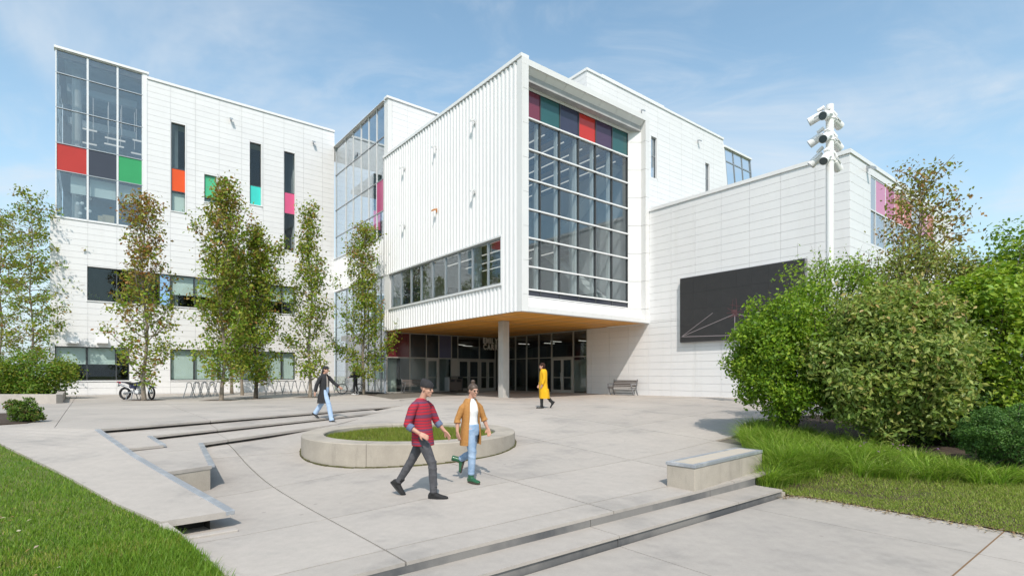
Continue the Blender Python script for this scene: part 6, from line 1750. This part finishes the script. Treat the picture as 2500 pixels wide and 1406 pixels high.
def hair_cap(o, c, f, m, s=1.0, low=-.03, bun=None):
    fv = Vector(f).normalized(); u = Vector((0, 0, 1)); l = u.cross(fv).normalized(); u = fv.cross(l).normalized(); C = Vector(c)
    mb = MB(); b = MB().ball((0, 0, 0), (.104 * s, .084 * s, .088 * s), 16, 12)
    pts = [C + (fv * (p[0] - .022 * s) + l * p[1] + u * (p[2] + .044 * s)) for p in b.v]
    mb.poly(pts, b.f)
    b2 = MB().ball((0, 0, 0), (.07 * s, .078 * s, .075 * s), 14, 10)
    mb.poly([C + (fv * (p[0] - .052 * s) + l * p[1] + u * (p[2] + (low + .0) * s)) for p in b2.v], b2.f)
    if bun: mb.ball(tuple(C + fv * bun[0] + u * bun[1]), bun[2], 12, 8)
    return remeshed(mb, 'hair', m, .008, o, 2)
hair_cap(wom, JW['head'], JW['face'], pmat('brown_hair', (.10, .065, .045), .5, col2=(.045, .03, .022), scale=50, local=True), .95, -.02, (-.035, .150, .038))
f_ = Vector(JW['face']).normalized(); l_ = Vector((0, 0, 1)).cross(f_).normalized(); u_ = f_.cross(l_)
gm = MB()
for y in (-1, 1):
    c = Vector(JW['head']) + f_ * .095 + l_ * .030 * y + u_ * .0
    gm.tube([c + l_ * math.cos(t) * .024 + u_ * math.sin(t) * .021 for t in (2 * math.pi * j / 14 for j in range(14))], .0022, 5, closed=True)
    gm.tube([c + l_ * .024 * y, Vector(JW['head']) + l_ * .078 * y + f_ * .0 + u_ * .012], .002, 4)
gm.build('glasses', pmat('glasses_frame', (.16, .12, .08), .4), wom)

# ---- farther figures
def coat_person(label, px, py, hpx, heading, J, coat_m, leg_m, shoe_m, hair_m, hair, coat_lv, gap, gap_dir, top_m=None, skin=M_SKIN, z=None, loose=0, sleeves=.9, size=1.0):
    zz_ = z
    d = None
    for _ in range(6):
        d = (EYE - (zz_ if zz_ is not None else 0)) * F / (py - HY); x = kk(px) * d
        zz_ = gz(x, d) if z is None else z
    o = person(label, (x, d, zz_), heading, J, skin, voxel=.011, hs=.96, female=True)
    o.scale = (size,) * 3
    trousers(o, J, leg_m, .013, hem=.03, loose=loose)
    if top_m:
        mb = MB(); ch = Vector(J['chest'])
        torso_rings(mb, [(0, 0, .97, .108, .15, 0), (0, 0, 1.1, .105, .14, 0), (ch.x, 0, 1.25, .12, .15, 0), (ch.x, 0, 1.36, .09, .13, 0), (ch.x, 0, 1.42, .06, .07, 0)])
        remeshed(mb, 'top', top_m, .013, o, 1)
    shell(o, 'coat', coat_m, coat_lv, gap, gap_dir, .016, wob=.03)
    for sd in 'nf':
        mb = MB(); e = sleeve(mb, J, sd, sleeves, .066, Vector(J['chest']), 1.0); remeshed(mb, 'sleeve', coat_m, .012, o, 2)
    shoes(o, J, shoe_m, 1.0, .02)
    hair(o)
    return o
LV = lambda z0, zb, w=1.0: [(-.012, 0, z0, .085, .092, .75), (-.015, 0, z0 - .04, .108, .145, .8), (-.015, 0, z0 - .12, .138, .186, .85), (-.012, 0, z0 - .30, .146, .186, .9), (-.01, 0, z0 - .50, .145 * w, .185 * w, .95), (-.014, 0, z0 - .72, .165 * w, .195 * w, 1), (-.03, 0, (z0 + zb) / 2 - .2, .182 * w, .20 * w, 1), (-.05, 0, zb, .195 * w, .205 * w, 1.05)]
JC = dict(pelvis=(0, 0, .92), chest=(-.02, 0, 1.27), neck=(-.01, 0, 1.46), head=(.03, 0, 1.585), face=(1, -.1, -.1), yaw=-.15,
          shn=(-.05, -.165, 1.385), eln=(-.16, -.23, 1.10), wrn=(-.22, -.22, .86), han=(-.24, -.21, .77), palmn=(.3, .9, 0), thumbn=-1,
          shf=(.02, .16, 1.385), elf=(.20, .24, 1.16), wrf=(.40, .22, 1.02), haf=(.48, .21, .98), palmf=(0, -.8, -.3), thumbf=1,
          hipn=(.01, -.085, .89), knn=(.17, -.08, .46), ann=(.27, -.075, -.04), toen=(1, 0, -.12),
          hipf=(-.02, .085, .89), knf=(-.14, .08, .49), anf=(-.36, .08, .17), toef=(.7, 0, -.5), curl=.5)
def long_hair(o, J, m, ln):
    hair_cap(o, J['head'], J['face'], m, .96)
    f = Vector(J['face']).normalized(); h = Vector(J['head'])
    mb = MB().tube([h - f * .05 + Vector((0, 0, .03)), h - f * .085 + Vector((0, 0, -.08)), h - f * .12 + Vector((0, 0, -ln)), h - f * .15 + Vector((0, 0, -ln - .12))], [(.075, .06), (.08, .05), (.07, .04), (.03, .02)], 12)
    remeshed(mb, 'long_hair', m, .012, o, 2)
def h1(o):
    long_hair(o, JC, M_HAIR, .22)
    mb = MB(); cap_shape(mb, JC['head'], JC['face'], ((0, .042, .106, .09), (-.005, .08, .104, .088), (-.01, .11, .085, .07), (-.015, .128, .05, .04))); remeshed(mb, 'beret', M_BLACKC, .01, o, 2)
M_BLACKC = fabric('black_wool', (.016, .016, .019), (.026, .026, .03), 20)
coat_person('woman in a long open black coat and pale jeans crossing the shallow steps', 793, 1021, 120, R(-6), JC, M_BLACKC, fabric('pale_denim', (.33, .46, .66), (.42, .54, .72), 8), pmat('black_boot', (.012, .012, .013), .5), M_HAIR, h1,
            LV(1.46, .50), R(34), R(-4), fabric('beige_top', (.50, .42, .36), (.56, .48, .42)), z=-.125, loose=.02, size=.95)
JY = dict(pelvis=(0, 0, .90), chest=(.0, 0, 1.24), neck=(.005, 0, 1.43), head=(.04, 0, 1.545), face=(1, .1, -.08), yaw=.1,
          shn=(.0, .16, 1.355), eln=(-.03, .21, 1.08), wrn=(.05, .215, .86), han=(.08, .20, .77), palmn=(.3, -.9, 0), thumbn=1,
          shf=(.0, -.16, 1.355), elf=(.03, -.22, 1.08), wrf=(.13, -.20, .87), haf=(.17, -.19, .79), palmf=(0, .9, 0), thumbf=-1,
          hipn=(.01, .08, .87), knn=(.06, .075, .49), ann=(.055, .07, .09), toen=(1, .05, 0),
          hipf=(-.02, -.08, .87), knf=(-.10, -.075, .50), anf=(-.33, -.075, .22), toef=(.55, 0, -.75), curl=.5)
def h2(o):
    m = pmat('auburn_hair', (.05, .022, .015), .75, spec=.15, col2=(.025, .012, .010), scale=50, local=True)
    hair_cap(o, JY['head'], JY['face'], m, 1.02, -.05)
    f = Vector(JY['face']).normalized(); h = Vector(JY['head'])
    mb = MB().tube([h - f * .04 + Vector((0, 0, .05)), h - f * .055 + Vector((0, 0, -.05)), h - f * .05 + Vector((0, 0, -.14))], [(.09, .075), (.095, .07), (.075, .055)], 12)
    remeshed(mb, 'bob', m, .012, o, 2)
coat_person('woman in a bright yellow coat and black tights walking past the column', 1326, 996, 112, R(180), JY, fabric('yellow_wool', (.72, .40, .004), (.64, .34, .003), 12), fabric('black_tights', (.012, .012, .013), (.018, .018, .02)), pmat('black_shoe', (.012, .012, .013), .35), M_HAIR, h2,
            LV(1.44, .36), R(4), R(0), None)
JB = dict(pelvis=(0, 0, .94), chest=(.02, 0, 1.31), neck=(.04, 0, 1.50), head=(.08, 0, 1.62), face=(1, .1, -.25), yaw=0,
          shn=(.02, .18, 1.42), eln=(.12, .25, 1.18), wrn=(.33, .22, 1.10), han=(.42, .2, 1.08), palmn=(0, -.3, -.9), thumbn=1,
          shf=(.02, -.18, 1.42), elf=(.14, -.24, 1.18), wrf=(.36, -.16, 1.10), haf=(.45, -.14, 1.08), palmf=(0, .3, -.9), thumbf=-1,
          hipn=(.0, .09, .91), knn=(.06, .10, .50), ann=(.02, .10, .095), toen=(1, .1, 0),
          hipf=(-.0, -.09, .91), knf=(-.04, -.10, .50), anf=(-.12, -.10, .095), toef=(1, -.1, 0), curl=.9)
px_, py_ = on_level(868, 963, 0)
rid = person('person in black clothes and a backpack standing with the bicycle', (px_ + .12, py_ - .42, .006), R(180), JB, M_SKIN2, voxel=.012)
trousers(rid, JB, M_BLACKC, .014, hem=.03)
mb = MB()
torso_rings(mb, [(.0, 0, .88, .13, .175, 0), (.0, 0, 1.0, .125, .165, 0), (.02, 0, 1.2, .13, .175, 0), (.02, 0, 1.38, .125, .19, 0), (.03, 0, 1.46, .09, .13, 0), (.04, 0, 1.50, .065, .07, 0)])
for sd in 'nf': sleeve(mb, JB, sd, .95, .066, Vector(JB['chest']))
remeshed(mb, 'jacket', M_BLACKC, .013, rid, 2)
shoes(rid, JB, pmat('white_shoe', (.55, .55, .55), .6), 1.05)
hair_cap(rid, JB['head'], JB['face'], pmat('fair_hair', (.20, .13, .06), .5, col2=(.12, .08, .04), scale=40, local=True), 1.02)
mb = MB().ball((-.19, 0, 1.26), (.10, .16, .22), 16, 10); remeshed(mb, 'backpack', M_BLACKP, .014, rid, 2)
for s in (-1, 1): MB().tube([(-.10, .10 * s, 1.44), (.05, .12 * s, 1.50), (.15, .11 * s, 1.36), (.08, .13 * s, 1.12), (-.10, .12 * s, 1.10)], (.02), 6).build('strap', M_BLACKP, rid)
